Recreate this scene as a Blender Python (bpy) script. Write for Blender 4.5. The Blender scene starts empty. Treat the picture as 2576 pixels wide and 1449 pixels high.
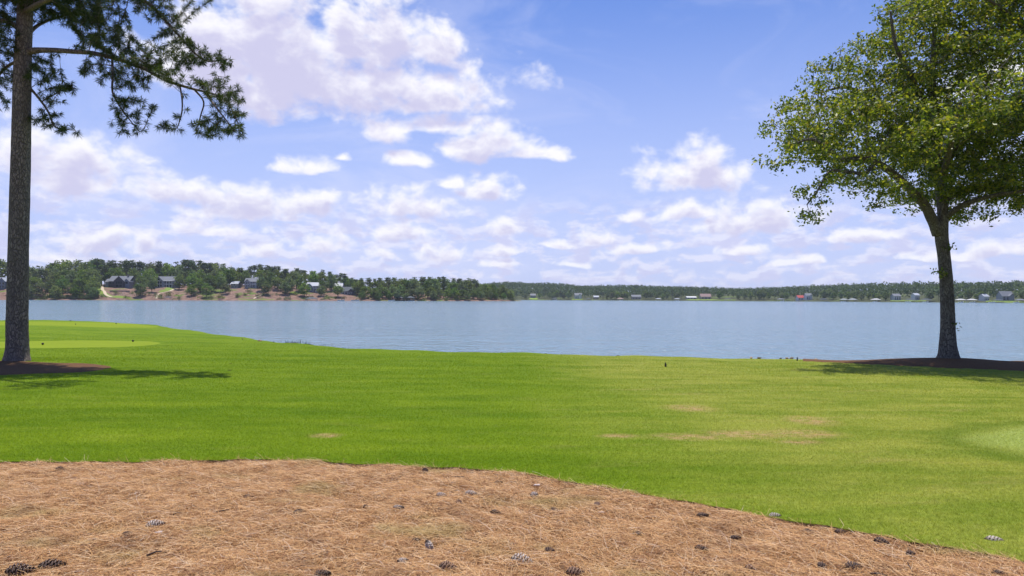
import bpy, math, random
import numpy as np
from mathutils import Vector, kdtree

random.seed(11)
rng = np.random.default_rng(11)
R = math.radians
SC = bpy.context.scene
COL = SC.collection

# ------------------------------------------------------------------ camera
EYE = np.array([0.0, 0.0, 1.62])
FPX = 1718.0                                   # focal length in the pixels of a 2576 wide picture
PITCH = math.atan(26.5 / FPX)
ROLL = 0.0035
_F = np.array([0, math.cos(PITCH), math.sin(PITCH)])
_R = np.array([math.cos(ROLL), 0, math.sin(ROLL)])
_R = _R - _F * _R.dot(_F); _R /= np.linalg.norm(_R)
_U = np.cross(_R, _F)
cam = bpy.data.cameras.new('camera'); cam_o = bpy.data.objects.new('camera', cam); COL.objects.link(cam_o)
cam.sensor_width = 36.0; cam.lens = 36.0 * FPX / 2576.0
cam.clip_start = 0.1; cam.clip_end = 20000
from mathutils import Matrix
M = Matrix.Identity(4)
for i in range(3):
    M[i][0] = _R[i]; M[i][1] = _U[i]; M[i][2] = -_F[i]; M[i][3] = EYE[i]
cam_o.matrix_world = M
SC.camera = cam_o

def ray(px, py):
    return _F + _R * ((px - 1288) / FPX) - _U * ((py - 724.5) / FPX)
def at_depth(px, py, Y):
    d = ray(px, py); return EYE + d * (Y / d[1])

# ------------------------------------------------------------------ light, exposure
SUN_EL, SUN_AZ = 76.0, -12.0                    # azimuth from straight ahead, negative = left
sl = bpy.data.lights.new('sun', 'SUN'); sun = bpy.data.objects.new('sun', sl); COL.objects.link(sun)
sl.energy = 4.8; sl.angle = R(0.5); sl.color = (1.0, 0.95, 0.86)
sd = Vector((math.sin(R(SUN_AZ)) * math.cos(R(SUN_EL)), math.cos(R(SUN_AZ)) * math.cos(R(SUN_EL)), math.sin(R(SUN_EL))))
sun.rotation_euler = sd.to_track_quat('Z', 'Y').to_euler()
SC.view_settings.view_transform = 'Standard'; SC.view_settings.look = 'None'
SC.view_settings.exposure = 0.19; SC.view_settings.gamma = 1.0

# ------------------------------------------------------------------ node helpers
class NT:
    def __init__(s, nt, flat=False): s.nt = nt; s.L = nt.links; s.flat = flat
    def put(s, sock, v):
        if v is None: return
        if isinstance(v, bpy.types.NodeSocket): s.L.new(v, sock)
        else:
            if hasattr(sock.default_value, '__len__') and not hasattr(v, '__len__'): v = (v,) * len(sock.default_value)
            if hasattr(sock.default_value, '__len__') and len(sock.default_value) == 4 and len(v) == 3: v = tuple(v) + (1,)
            sock.default_value = v
    def n(s, typ, ins=None, **props):
        nd = s.nt.nodes.new(typ)
        for k, v in props.items(): setattr(nd, k, v)
        for k, v in (ins or {}).items(): s.put(nd.inputs[k], v)
        return nd
    def m(s, op, a, b=None, c=None, clamp=False):
        nd = s.nt.nodes.new('ShaderNodeMath'); nd.operation = op; nd.use_clamp = clamp
        for i, v in enumerate((a, b, c)): s.put(nd.inputs[i], v)
        return nd.outputs[0]
    def v(s, op, a, b=None, c=None):
        nd = s.nt.nodes.new('ShaderNodeVectorMath'); nd.operation = op
        for i, x in enumerate((a, b, c)): s.put(nd.inputs[i], x)
        return nd.outputs['Value'] if op in ('LENGTH', 'DOT_PRODUCT', 'DISTANCE') else nd.outputs[0]
    def mix(s, f, a, b, blend='MIX'):
        nd = s.nt.nodes.new('ShaderNodeMix'); nd.data_type = 'RGBA'; nd.blend_type = blend
        s.put(nd.inputs[0], f); s.put(nd.inputs[6], a); s.put(nd.inputs[7], b)
        return nd.outputs[2]
    def noise(s, vec, scale, detail=4, rough=.5, dist=0.0, out=0):
        nd = s.n('ShaderNodeTexNoise', {'Scale': scale, 'Detail': detail, 'Roughness': rough, 'Distortion': dist}, noise_dimensions='2D' if s.flat else '3D')
        s.put(nd.inputs['Vector'], vec)
        return nd.outputs[out]
    def ss(s, x, lo, hi, a=0.0, b=1.0):
        nd = s.nt.nodes.new('ShaderNodeMapRange'); nd.interpolation_type = 'SMOOTHSTEP'
        for i, v in enumerate((x, lo, hi, a, b)): s.put(nd.inputs[i], v)
        return nd.outputs[0]
    def ramp(s, f, stops):
        nd = s.nt.nodes.new('ShaderNodeValToRGB'); cr = nd.color_ramp
        while len(cr.elements) < len(stops): cr.elements.new(0.5)
        for e, (p, c) in zip(cr.elements, stops): e.position = p; e.color = tuple(c) + (1,)
        s.put(nd.inputs[0], f); return nd.outputs[0]

# ------------------------------------------------------------------ sky and clouds (by direction)
world = bpy.data.worlds.new('World'); SC.world = world; world.use_nodes = True
wt = world.node_tree; wt.nodes.clear(); W = NT(wt, True)
def direc(px, py):
    d = ray(px, py); return math.atan2(d[0], d[1]), d[2] / math.hypot(d[0], d[1])
CLOUDS = [  # px, py, rx, ry  (cumulus heaps)
 (700, 85, 210, 120), (960, 85, 110, 85), (840, 55, 60, 55), (1090, 120, 105, 55), (860, 190, 290, 80), (640, 225, 150, 60), (1100, 250, 100, 30), (545, 130, 100, 110),
 (975, 320, 48, 40), (1120, 318, 120, 22), (1200, 360, 105, 42), (1330, 385, 90, 18), (1035, 408, 38, 18), (790, 422, 75, 18), (870, 398, 22, 10),
 (185, 425, 135, 66), (60, 400, 70, 50), (432, 472, 66, 30), (615, 512, 112, 40), (790, 512, 70, 26), (1060, 515, 115, 36), (1215, 480, 72, 26), (1130, 465, 40, 14),
 (1010, 588, 80, 26), (800, 605, 85, 22), (360, 612, 38, 22), (250, 600, 90, 24), (560, 575, 100, 16), (1765, 440, 130, 55), (1780, 400, 62, 32), (1720, 535, 90, 22), (1905, 560, 125, 26),
 (1600, 540, 30, 16), (2165, 592, 58, 16), (1280, 575, 45, 16), (1500, 595, 55, 18), (1390, 612, 60, 12), (1580, 626, 66, 13), (1120, 635, 60, 20), (645, 640, 50, 16), (960, 640, 32, 12),
 (2500, 185, 60, 40), (1270, 660, 45, 12), (1440, 660, 40, 10), (2000, 655, 60, 10), (120, 640, 80, 14), (1290, 630, 45, 10), (1880, 625, 60, 9), (2330, 640, 60, 9), (2480, 620, 70, 14)]
def blob_group(clouds):
    gb = bpy.data.node_groups.new('blob', 'ShaderNodeTree')
    gb.interface.new_socket('P', in_out='INPUT', socket_type='NodeSocketVector')
    gb.interface.new_socket('D', in_out='OUTPUT', socket_type='NodeSocketFloat')
    G = NT(gb); gi = gb.nodes.new('NodeGroupInput'); go = gb.nodes.new('NodeGroupOutput')
    acc = None
    for px, py, rx, ry in clouds:
        c = direc(px, py + ry * 0.45); ix, iy = FPX / rx, FPX / (ry * (1.25 if ry > 35 else 1.6))
        q = G.v('MULTIPLY_ADD', gi.outputs[0], (ix, iy, 0), (-c[0] * ix, -c[1] * iy, 0))
        ln = G.v('LENGTH', G.v('MAXIMUM', q, G.v('MULTIPLY', q, (-1, -2.6, 0))))
        acc = ln if acc is None else G.m('SMOOTH_MIN', acc, ln, 0.2)
    G.L.new(G.m('SUBTRACT', 1.0, acc), go.inputs[0])
    return gb
def density_group(clouds):
    gc = bpy.data.node_groups.new('cloud_density', 'ShaderNodeTree')
    gc.interface.new_socket('P', in_out='INPUT', socket_type='NodeSocketVector')
    gc.interface.new_socket('D', in_out='OUTPUT', socket_type='NodeSocketFloat')
    G = NT(gc, True); gi = gc.nodes.new('NodeGroupInput'); go = gc.nodes.new('NodeGroupOutput')
    P = gi.outputs[0]
    w1 = G.noise(P, 7.0, 3, .55, out=1)
    Pw = G.v('ADD', P, G.v('MULTIPLY', G.v('SUBTRACT', w1, (.5, .5, .5)), (0.07, 0.035, 0)))
    bl = gc.nodes.new('ShaderNodeGroup'); bl.node_tree = blob_group(clouds); G.L.new(Pw, bl.inputs[0])
    n1 = G.noise(G.v('MULTIPLY', P, (1, 1.35, 1)), 13.0, 7, .54, .2)
    n2 = G.noise(G.v('MULTIPLY', P, (1, 1.3, 1)), 34.0, 5, .54, .25)
    vo = G.n('ShaderNodeTexVoronoi', {'Scale': 24.0, 'Detail': 2.0, 'Roughness': .5, 'Lacunarity': 2.3, 'Smoothness': .5}, feature='SMOOTH_F1', voronoi_dimensions='2D'); vo.normalize = True
    G.put(vo.inputs['Vector'], G.v('MULTIPLY', Pw, (1, 1.25, 1)))
    puff = G.m('SUBTRACT', .30, vo.outputs['Distance'])
    hi = G.ss(G.n('ShaderNodeSeparateXYZ', {0: P}).outputs[1], .07, .24)
    d = G.m('MULTIPLY_ADD', G.m('SUBTRACT', n1, .5), G.m('MULTIPLY_ADD', hi, 1.3, 1.1), bl.outputs[0])
    d = G.m('MULTIPLY_ADD', G.m('SUBTRACT', n2, .5), G.m('MULTIPLY_ADD', hi, -1.2, 2.1), d)
    d = G.m('MULTIPLY_ADD', puff, G.m('MULTIPLY_ADD', hi, .45, .75), d)
    d = G.m('ADD', d, G.m('MULTIPLY_ADD', hi, .17, -.17))
    G.L.new(d, go.inputs[0])
    return gc
tc = W.n('ShaderNodeTexCoord')
sep = W.n('ShaderNodeSeparateXYZ', {0: tc.outputs['Generated']})
X, Y_, Z = sep.outputs
hor = W.m('SQRT', W.m('ADD', W.m('MULTIPLY', X, X), W.m('MULTIPLY', Y_, Y_)))
az = W.m('ARCTAN2', X, Y_)
tel = W.m('DIVIDE', Z, W.m('MAXIMUM', hor, .02))
Pd = W.n('ShaderNodeCombineXYZ', {0: az, 1: tel}).outputs[0]
# low rows of small clouds near the horizon, thin high veil
sky = W.n('ShaderNodeTexSky', sky_type='NISHITA', sun_disc=False, sun_elevation=R(SUN_EL), sun_rotation=R(SUN_AZ), air_density=1.0, dust_density=0.4, ozone_density=3.0, altitude=100)
skyc = W.mix(1.0, sky.outputs[0], (0.80, 0.98, 1.48), 'MULTIPLY')
skyc = W.mix(W.ss(tel, .52, .0, .0, .86), skyc, (5.6, 6.2, 9.3))
SKY_PLAIN = skyc
def with_clouds(skyc, clouds):
    gc = density_group(clouds)
    def cdens(p):
        g = wt.nodes.new('ShaderNodeGroup'); g.node_tree = gc; W.L.new(p, g.inputs[0]); return g.outputs[0]
    low = W.noise(W.v('MULTIPLY', Pd, (1, 2.3, 1)), 24.0, 6, .55, .15)
    band = W.m('MULTIPLY', W.ss(tel, .0, .03), W.ss(tel, .09, .17, 1, 0))
    alow = W.m('MULTIPLY', W.ss(low, .40, .60), W.m('MULTIPLY', band, .62))
    low2 = W.noise(W.v('ADD', W.v('MULTIPLY', Pd, (1, 2.3, 1)), (0, .022, 0)), 24.0, 4, .55, .15)
    veil = W.noise(W.v('MULTIPLY', Pd, (1, 2.4, 1)), 3.1, 6, .62, .6)
    aveil = W.m('MULTIPLY', W.ss(veil, .40, .72), W.ss(tel, .46, .15, 0.26, .36))
    D0 = cdens(Pd)
    off = W.v('MULTIPLY', (-0.008, 0.026, 0), W.n('ShaderNodeCombineXYZ', {0: W.ss(tel, .05, .3, .35, 1), 1: W.ss(tel, .05, .3, .35, 1), 2: 1.0}).outputs[0])
    D1 = cdens(W.v('ADD', Pd, off))
    alpha = W.ss(D0, -.56, .48)
    shade = W.ss(W.m('MULTIPLY_ADD', D0, .20, D1), -.38, .95)
    c = W.mix(aveil, skyc, (7.2, 7.5, 9.8))
    c = W.mix(alow, c, W.mix(W.ss(low2, .42, .62), (8.6, 8.5, 9.8), (6.4, 6.3, 8.6)))
    cl = W.mix(shade, (9.7, 9.6, 10.1), (6.2, 6.05, 8.2))
    return W.mix(W.m('MULTIPLY', alpha, W.ss(tel, .02, .2, .8, .97)), c, cl)
def bgnode(c): return W.n('ShaderNodeBackground', {'Color': c, 'Strength': 0.093}).outputs[0]
SECT = [-10000, 560, 1000, 1480, 10000]
shader = None
for a_, b_ in zip(SECT[:-1], SECT[1:]):
    lst = [c for c in CLOUDS if c[0] + c[2] * 1.5 + 60 > a_ and c[0] - c[2] * 1.5 - 60 < b_]
    sh = bgnode(with_clouds(SKY_PLAIN, lst))
    if shader is None: shader = sh
    else: shader = W.n('ShaderNodeMixShader', {0: W.m('GREATER_THAN', az, direc(a_, 751)[0]), 1: shader, 2: sh}).outputs[0]
# clouds only where the lake view is (in front, low); clear sky elsewhere
front = W.m('MULTIPLY', W.m('GREATER_THAN', Y_, .35), W.m('MULTIPLY', W.m('GREATER_THAN', tel, -.002), W.m('LESS_THAN', tel, .62)))
shader = W.n('ShaderNodeMixShader', {0: front, 1: bgnode(SKY_PLAIN), 2: shader}).outputs[0]
wo = W.n('ShaderNodeOutputWorld'); W.L.new(shader, wo.inputs[0])
world.cycles.sampling_method = 'MANUAL'; world.cycles.sample_map_resolution = 512
SC.cycles.max_bounces = 7; SC.cycles.diffuse_bounces = 3; SC.cycles.transparent_max_bounces = 8
SC.cycles.glossy_bounces = 3; SC.cycles.transmission_bounces = 4; SC.cycles.volume_bounces = 0
SC.cycles.caustics_reflective = False; SC.cycles.caustics_refractive = False
SC.cycles.sample_clamp_indirect = 4; SC.cycles.sample_clamp_direct = 6

# ------------------------------------------------------------------ object helpers
def mesh_np(name, V, Fc, mats=(), smooth=False, mat_idx=None):
    """V (n,3); Fc: (m,k) array or list of such arrays"""
    me = bpy.data.meshes.new(name)
    V = np.asarray(V, np.float32)
    Fs = Fc if isinstance(Fc, list) else [Fc]
    Fs = [np.asarray(f, np.int32) for f in Fs if len(f)]
    loops = np.concatenate([f.ravel() for f in Fs])
    cnt = np.concatenate([np.full(len(f), f.shape[1], np.int32) for f in Fs])
    start = np.concatenate([[0], np.cumsum(cnt)[:-1]]).astype(np.int32)
    me.vertices.add(len(V)); me.vertices.foreach_set('co', V.ravel())
    me.loops.add(len(loops)); me.loops.foreach_set('vertex_index', loops)
    me.polygons.add(len(cnt)); me.polygons.foreach_set('loop_start', start)
    if smooth: me.polygons.foreach_set('use_smooth', np.ones(len(cnt), bool))
    for m in mats: me.materials.append(m)
    if mat_idx is not None: me.polygons.foreach_set('material_index', np.asarray(mat_idx, np.int32))
    me.update(calc_edges=True); me.validate()
    return me
def link(name, me, parent=None, loc=None):
    o = bpy.data.objects.new(name, me); COL.objects.link(o)
    if parent: o.parent = parent
    if loc is not None: o.location = loc
    return o
def tag(o, label=None, cat=None, group=None, kind=None):
    if label: o['label'] = label
    if cat: o['category'] = cat
    if group: o['group'] = group
    if kind: o['kind'] = kind
    return o
def thing(name, label, cat, loc=(0, 0, 0), rz=0.0, group=None, scale=1.0):
    o = bpy.data.objects.new(name, None); COL.objects.link(o); o.empty_display_size = .2
    o.location = loc; o.rotation_euler = (0, 0, rz); o.scale = (scale,) * 3
    return tag(o, label, cat, group)

class MB:
    """collects boxes, prisms, tubes into one mesh"""
    def __init__(s): s.V = []; s.F = []; s.I = []; s.k = 0
    def add(s, V, Fc, mi=0):
        b = s.k
        s.V += [tuple(v) for v in V]; s.k += len(V)
        s.F += [tuple(i + b for i in f) for f in Fc]; s.I += [mi] * len(Fc)
    def box(s, x0, x1, y0, y1, z0, z1, mi=0):
        s.add([(x0, y0, z0), (x1, y0, z0), (x1, y1, z0), (x0, y1, z0), (x0, y0, z1), (x1, y0, z1), (x1, y1, z1), (x0, y1, z1)],
              [(0, 3, 2, 1), (4, 5, 6, 7), (0, 1, 5, 4), (1, 2, 6, 5), (2, 3, 7, 6), (3, 0, 4, 7)], mi)
    def tube(s, pts, rad, n=8, mi=0, cap=True, wob=None):
        V, Fc = tube_np(pts, rad, n, cap, wob)
        s.add(V, Fc, mi)
    def prism(s, poly, d, mi=0):
        n = len(poly); poly = [Vector(p) for p in poly]; d = Vector(d)
        s.add([p[:] for p in poly] + [(p + d)[:] for p in poly],
              [tuple(range(n))[::-1], tuple(range(n, 2 * n))] + [(i, (i + 1) % n, n + (i + 1) % n, n + i) for i in range(n)], mi)
    def build(s, name, mats, parent=None, smooth=False, loc=None):
        me = bpy.data.meshes.new(name); me.from_pydata(s.V, [], s.F)
        for m in (mats if isinstance(mats, (list, tuple)) else [mats]): me.materials.append(m)
        me.polygons.foreach_set('material_index', s.I)
        if smooth: me.polygons.foreach_set('use_smooth', [True] * len(s.F))
        me.update()
        return link(name, me, parent, loc)
def tube_np(pts, rad, n=8, cap=True, wob=None):
    pts = [Vector(p) for p in pts]; rad = list(rad) if hasattr(rad, '__len__') else [rad] * len(pts)
    V = []; Fc = []
    t = (pts[1] - pts[0]).normalized(); ref = Vector((1, 0, 0)) if abs(t.x) < .9 else Vector((0, 1, 0))
    nrm = (ref - t * ref.dot(t)).normalized()
    for i, p in enumerate(pts):
        t = (pts[min(i + 1, len(pts) - 1)] - pts[max(i - 1, 0)]).normalized()
        nrm = (nrm - t * nrm.dot(t)).normalized(); b = t.cross(nrm)
        for k in range(n):
            a = 2 * math.pi * k / n
            r = rad[i] * (1 if wob is None else wob(i, a))
            V.append(tuple(p + (nrm * math.cos(a) + b * math.sin(a)) * r))
    for i in range(len(pts) - 1):
        for k in range(n):
            Fc.append((i * n + k, i * n + (k + 1) % n, (i + 1) * n + (k + 1) % n, (i + 1) * n + k))
    if cap:
        Fc.append(tuple(range(n))[::-1]); Fc.append(tuple(range((len(pts) - 1) * n, len(pts) * n)))
    return V, Fc

def smooth_path(pts, rad, sub=4):
    """Catmull-Rom through 3D points with radii"""
    P = [np.array(p, float) for p in pts]; P = [2 * P[0] - P[1]] + P + [2 * P[-1] - P[-2]]
    r = list(rad); r = [r[0]] + r + [r[-1]]
    o = []; ro = []
    for i in range(1, len(P) - 2):
        for k in range(sub):
            t = k / sub
            o.append(.5 * (2 * P[i] + (P[i + 1] - P[i - 1]) * t + (2 * P[i - 1] - 5 * P[i] + 4 * P[i + 1] - P[i + 2]) * t * t + (3 * P[i] - 3 * P[i + 1] + P[i + 2] - P[i - 1]) * t ** 3))
            ro.append(r[i] * (1 - t) + r[i + 1] * t)
    o.append(P[-2]); ro.append(r[-2])
    return o, ro

def rand_dirs(n, up=0.0):
    d = rng.normal(size=(n, 3)); d[:, 2] += up
    return d / np.linalg.norm(d, axis=1, keepdims=True)
def leaf_quads(C, size, aspect=.55, up=0.5, jitter=.3, droop=0.0):
    """diamond shaped leaves: (n*4,3) verts, (n,4) faces"""
    n = len(C); nr = rand_dirs(n, up)
    a = rand_dirs(n); a[:, 2] -= droop; a = a - nr * np.sum(a * nr, 1, keepdims=True); a /= np.linalg.norm(a, axis=1, keepdims=True) + 1e-9
    b = np.cross(nr, a)
    s = (size * (1 + jitter * rng.uniform(-1, 1, n)))[:, None]
    w = s * aspect
    V = np.stack([C - a * s * .5, C + b * w * .5 + a * s * .08, C + a * s * .5, C - b * w * .5 + a * s * .08], 1).reshape(-1, 3)
    return V, np.arange(n * 4).reshape(-1, 4)

# ------------------------------------------------------------------ materials
def newmat(name):
    m = bpy.data.materials.new(name); m.use_nodes = True; m.node_tree.nodes.clear()
    return m, NT(m.node_tree)
def finish(m, T, shader, disp=None):
    o = T.n('ShaderNodeOutputMaterial'); T.L.new(shader, o.inputs[0]); return m
def plain(name, col, rough=.7, noise=0.12, scale=3.0, metal=0.0, spec=.3, bump=0.0):
    m, T = newmat(name)
    pos = T.n('ShaderNodeNewGeometry').outputs['Position']
    f = T.noise(pos, scale, 5, .6)
    c = T.mix(f, tuple(np.array(col) * (1 - noise * 1.6)), tuple(np.minimum(np.array(col) * (1 + noise * 1.4), .95)))
    ins = {'Base Color': c, 'Roughness': rough, 'Metallic': metal, 'Specular IOR Level': spec}
    if bump:
        ins['Normal'] = T.n('ShaderNodeBump', {'Height': f, 'Strength': bump, 'Distance': .05}).outputs[0]
    b = T.n('ShaderNodeBsdfPrincipled', ins)
    return finish(m, T, b.outputs[0])
def foliage(name, stops, trans=.35, rough=.55, tcol=(1.25, 1.3, .7), spec=0.25, patch=None, objvar=0.0):
    m, T = newmat(name)
    g = T.n('ShaderNodeNewGeometry')
    c = T.ramp(g.outputs['Random Per Island'], stops)
    pos = g.outputs['Position']
    if patch:
        f = T.ss(T.noise(pos, patch[0], 3, .5), .35, .65)
        c = T.mix(T.m('MULTIPLY', f, patch[2]), c, patch[1])
    if objvar:
        oi = T.n('ShaderNodeObjectInfo')
        h = T.n('ShaderNodeHueSaturation', {'Hue': T.m('MULTIPLY_ADD', oi.outputs['Random'], .05, .475),
               'Saturation': T.m('MULTIPLY_ADD', T.m('FRACT', T.m('MULTIPLY', oi.outputs['Random'], 7.31)), .5, .7),
               'Value': T.m('MULTIPLY_ADD', T.m('FRACT', T.m('MULTIPLY', oi.outputs['Random'], 13.7)), objvar * 2, 1 - objvar), 'Color': c})
        c = h.outputs[0]
    b = T.n('ShaderNodeBsdfPrincipled', {'Base Color': c, 'Roughness': rough, 'Specular IOR Level': spec})
    t = T.n('ShaderNodeBsdfTranslucent', {'Color': T.mix(1.0, c, tcol, 'MULTIPLY')})
    mx = T.n('ShaderNodeMixShader', {0: trans, 1: b.outputs[0], 2: t.outputs[0]})
    return finish(m, T, mx.outputs[0])

def bark(name, dark, light, sc=(14, 14, 3.2), strength=1.0, lichen=None):
    m, T = newmat(name)
    g = T.n('ShaderNodeTexCoord'); pos = g.outputs['Object']
    wv = T.v('ADD', pos, T.v('MULTIPLY', T.v('SUBTRACT', T.noise(pos, 6, 3, out=1), (.5, .5, .5)), (.12, .12, .12)))
    vo = T.n('ShaderNodeTexVoronoi', {'Scale': 1.0, 'Randomness': 1.0}, feature='DISTANCE_TO_EDGE'); T.put(vo.inputs['Vector'], T.v('MULTIPLY', wv, sc))
    vc = T.n('ShaderNodeTexVoronoi', {'Scale': 1.0}, feature='F1'); T.put(vc.inputs['Vector'], T.v('MULTIPLY', wv, sc))
    e = T.ss(vo.outputs['Distance'], .0, .16)
    nf = T.noise(pos, 40, 6, .65)
    big = T.noise(pos, 1.3, 4, .6)
    f = T.m('MULTIPLY', e, T.m('MULTIPLY_ADD', nf, .8, .35))
    cell = T.n('ShaderNodeSeparateColor', {0: vc.outputs['Color']}).outputs[0]
    f = T.m('MULTIPLY', f, T.m('MULTIPLY_ADD', cell, .7, .6))
    c = T.mix(f, dark, light)
    c = T.mix(T.ss(big, .4, .7, 0, .6), c, tuple(np.array(dark) * 1.4))
    if lichen is not None:
        c = T.mix(T.ss(T.noise(pos, 3.5, 6, .7), .56, .68, 0, .6), c, lichen)
    h = T.m('ADD', T.m('MULTIPLY', e, 1.0), T.m('MULTIPLY', nf, .5))
    bp = T.n('ShaderNodeBump', {'Height': h, 'Strength': strength, 'Distance': .03})
    b = T.n('ShaderNodeBsdfPrincipled', {'Base Color': c, 'Roughness': .9, 'Specular IOR Level': .15, 'Normal': bp.outputs[0]})
    return finish(m, T, b.outputs[0])

# ------------------------------------------------------------------ near terrain
WATER = -1.0
EDGE_PX = [(-900, 826, 54), (-300, 812, 52), (0, 807, 50), (80, 805.5, 50), (200, 808, 49), (370, 817, 46), (430, 826, 43), (500, 836, 39.5), (600, 850, 35.5), (700, 863, 31.5), (850, 876, 28.5),
           (1000, 883.5, 27), (1288, 890, 26), (1550, 897, 25.2), (1950, 906, 24.7), (2100, 911, 24.6), (2300, 914, 25), (2576, 913, 25.2), (3000, 915, 25), (3600, 920, 25)]
_E = np.array([at_depth(*e) for e in EDGE_PX])
EX, EY, EZ = _E[:, 0], _E[:, 1], _E[:, 2]
MOUNDS = []            # x, y, sx, sy, h
def Yedge(x): return np.interp(x, EX, EY)
def T(x, y):
    x = np.asarray(x, float); y = np.asarray(y, float)
    ye = np.interp(x, EX, EY) + .25 * np.sin(x * 1.3 + 1) + .15 * np.sin(x * 3.1); ze = np.interp(x, EX, EZ)
    t = np.clip((y - 6.0) / (ye - 6.0), 0, 1)
    z = ze * t
    o = np.clip(y - ye, 0, None)
    z = z - np.where(o < .5, .35 * o * o, .0875 + (o - .5) * .42)
    for mx, my, sx, sy, h in MOUNDS:
        z = z + h * np.exp(-((x - mx) / sx) ** 2 - ((y - my) / sy) ** 2)
    und = .012 * np.sin(x * .9 + .5 * np.sin(y * .4)) * np.sin(y * .7 + 1.1) * np.clip(y / 6, 0, 1)
    z = z + und * (o < .01)
    return np.maximum(z, -3.5)
def hit(px, py, zoff=0.0):
    d = ray(px, py); d = d / d[1]
    lo = 2.0; y = 2.0
    while y < 90:
        p = EYE + d * y
        if p[2] <= T(p[0], p[1]) + zoff: break
        lo = y; y += .1
    for _ in range(30):
        mid = (lo + y) / 2; p = EYE + d * mid
        if p[2] <= T(p[0], p[1]) + zoff: y = mid
        else: lo = mid
    return EYE + d * y

_o = at_depth(2385, 905, 22.0); OAK = np.array([_o[0], 22.0])
MOUNDS.append((OAK[0], OAK[1], 2.6, 2.0, float(_o[2] - T(OAK[0], OAK[1]))))
MOUNDS.append((OAK[0] + 4.2, OAK[1] + .6, 2.6, 1.8, .10))
_p = hit(42, 917); PINE = np.array([_p[0], _p[1]])
MOUNDS.append((PINE[0], PINE[1], 1.8, 1.4, .07))
OAKZ = float(T(*OAK)); PINEZ = float(T(*PINE))

# edge between lawn and straw bed
BED_PX = [(0, 1165), (200, 1163), (500, 1159), (750, 1159), (1000, 1172), (1150, 1180), (1288, 1191), (1500, 1224), (1700, 1258), (1900, 1300), (2100, 1336), (2300, 1368), (2450, 1394), (2576, 1420)]
_B = np.array([hit(b[0], b[1] + 7) for b in BED_PX])
BX = np.concatenate([[-60, -14, -8], _B[:, 0], [3.9, 4.8, 5.6, 6.3, 7.0]])
BY = np.concatenate([[3.0, 5.6, 6.4], _B[:, 1], [3.45, 2.4, 0.5, -4, -35]])
def Ebed(x):
    x = np.asarray(x, float)
    return np.interp(x, BX, BY) + .02 * np.sin(x * 9) + .012 * np.sin(x * 23 + 1) + .03 * np.sin(x * 2.7 + 2)

def lawn_color(T_, pos):
    """grass colour by place on the lawn"""
    sx = T_.n('ShaderNodeSeparateXYZ', {0: pos})
    big = T_.noise(pos, .16, 4, .55)
    mow = T_.noise(T_.v('MULTIPLY', pos, (.10, .85, 0)), 1.0, 5, .6)
    mid = T_.noise(T_.v('MULTIPLY', pos, (.7, 1.5, 1)), 1.1, 5, .65)
    fine = T_.noise(T_.v('MULTIPLY', pos, (1, 1, 0)), 22, 4, .7)
    deep, lime, straw = (.086, .156, .0012), (.165, .235, .008), (.33, .28, .10)
    side = T_.ss(T_.m('ADD', sx.outputs[0], T_.m('MULTIPLY', T_.m('SUBTRACT', big, .5), 4)), -.3, 3.4)
    near = T_.ss(sx.outputs[1], 18, 7)
    f = T_.m('ADD', T_.m('MULTIPLY', mow, .55), T_.m('MULTIPLY', mid, .65))
    f = T_.m('ADD', T_.ss(f, .36, .88), T_.m('MULTIPLY', side, .30))
    f = T_.m('SUBTRACT', f, .05, clamp=True)
    c = T_.mix(f, deep, T_.mix(side, lime, (.245, .270, .045)))
    c = T_.mix(T_.m('MULTIPLY', T_.ss(T_.noise(T_.v('MULTIPLY', pos, (.5, 1.6, 1)), 1.3, 6, .7, .3), .52, .74), T_.m('MULTIPLY_ADD', side, .35, .14)), c, straw)
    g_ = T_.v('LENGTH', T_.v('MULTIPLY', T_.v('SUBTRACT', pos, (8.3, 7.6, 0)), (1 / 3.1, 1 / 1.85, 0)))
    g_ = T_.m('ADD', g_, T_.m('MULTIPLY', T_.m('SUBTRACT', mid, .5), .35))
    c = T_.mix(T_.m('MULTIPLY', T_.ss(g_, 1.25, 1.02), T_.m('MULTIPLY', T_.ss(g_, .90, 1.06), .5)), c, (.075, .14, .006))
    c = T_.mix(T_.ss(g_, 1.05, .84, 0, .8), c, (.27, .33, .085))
    spots = None
    for px, py, rx, ry in [(2020, 1098, .42, .30), (1870, 1100, .5, .28), (1730, 1106, .42, .22), (1555, 1104, .22, .14), (1735, 1032, .35, .4), (2040, 1065, .3, .4), (820, 1103, .18, .15), (2010, 1120, .25, .15)]:
        h = hit(px, py); q = T_.v('LENGTH', T_.v('MULTIPLY', T_.v('SUBTRACT', pos, (h[0], h[1], h[2])), (1 / rx, 1 / ry, 0)))
        s = T_.ss(q, 1.6, .2); spots = s if spots is None else T_.m('MAXIMUM', spots, s)
    br = T_.m('MULTIPLY', spots, T_.ss(T_.noise(T_.v('MULTIPLY', pos, (1, 2, 1)), 5, 6, .75), .36, .62))
    c = T_.mix(T_.m('MULTIPLY', br, .85), c, (.40, .27, .15))
    c = T_.mix(1.0, c, T_.ramp(fine, [(0.25, (.62, .64, .55)), (.5, (1, 1, 1)), (.75, (1.35, 1.3, 1.25))]), 'MULTIPLY')
    return c
def lawn_mat():
    m, T_ = newmat('lawn_turf'); pos = T_.n('ShaderNodeNewGeometry').outputs['Position']
    c = lawn_color(T_, pos)
    h = T_.noise(pos, 60, 3, .7)
    bp = T_.n('ShaderNodeBump', {'Height': h, 'Strength': .5, 'Distance': .02})
    b = T_.n('ShaderNodeBsdfPrincipled', {'Base Color': c, 'Roughness': .9, 'Specular IOR Level': .1, 'Normal': bp.outputs[0]})
    return finish(m, T_, b.outputs[0])
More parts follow.
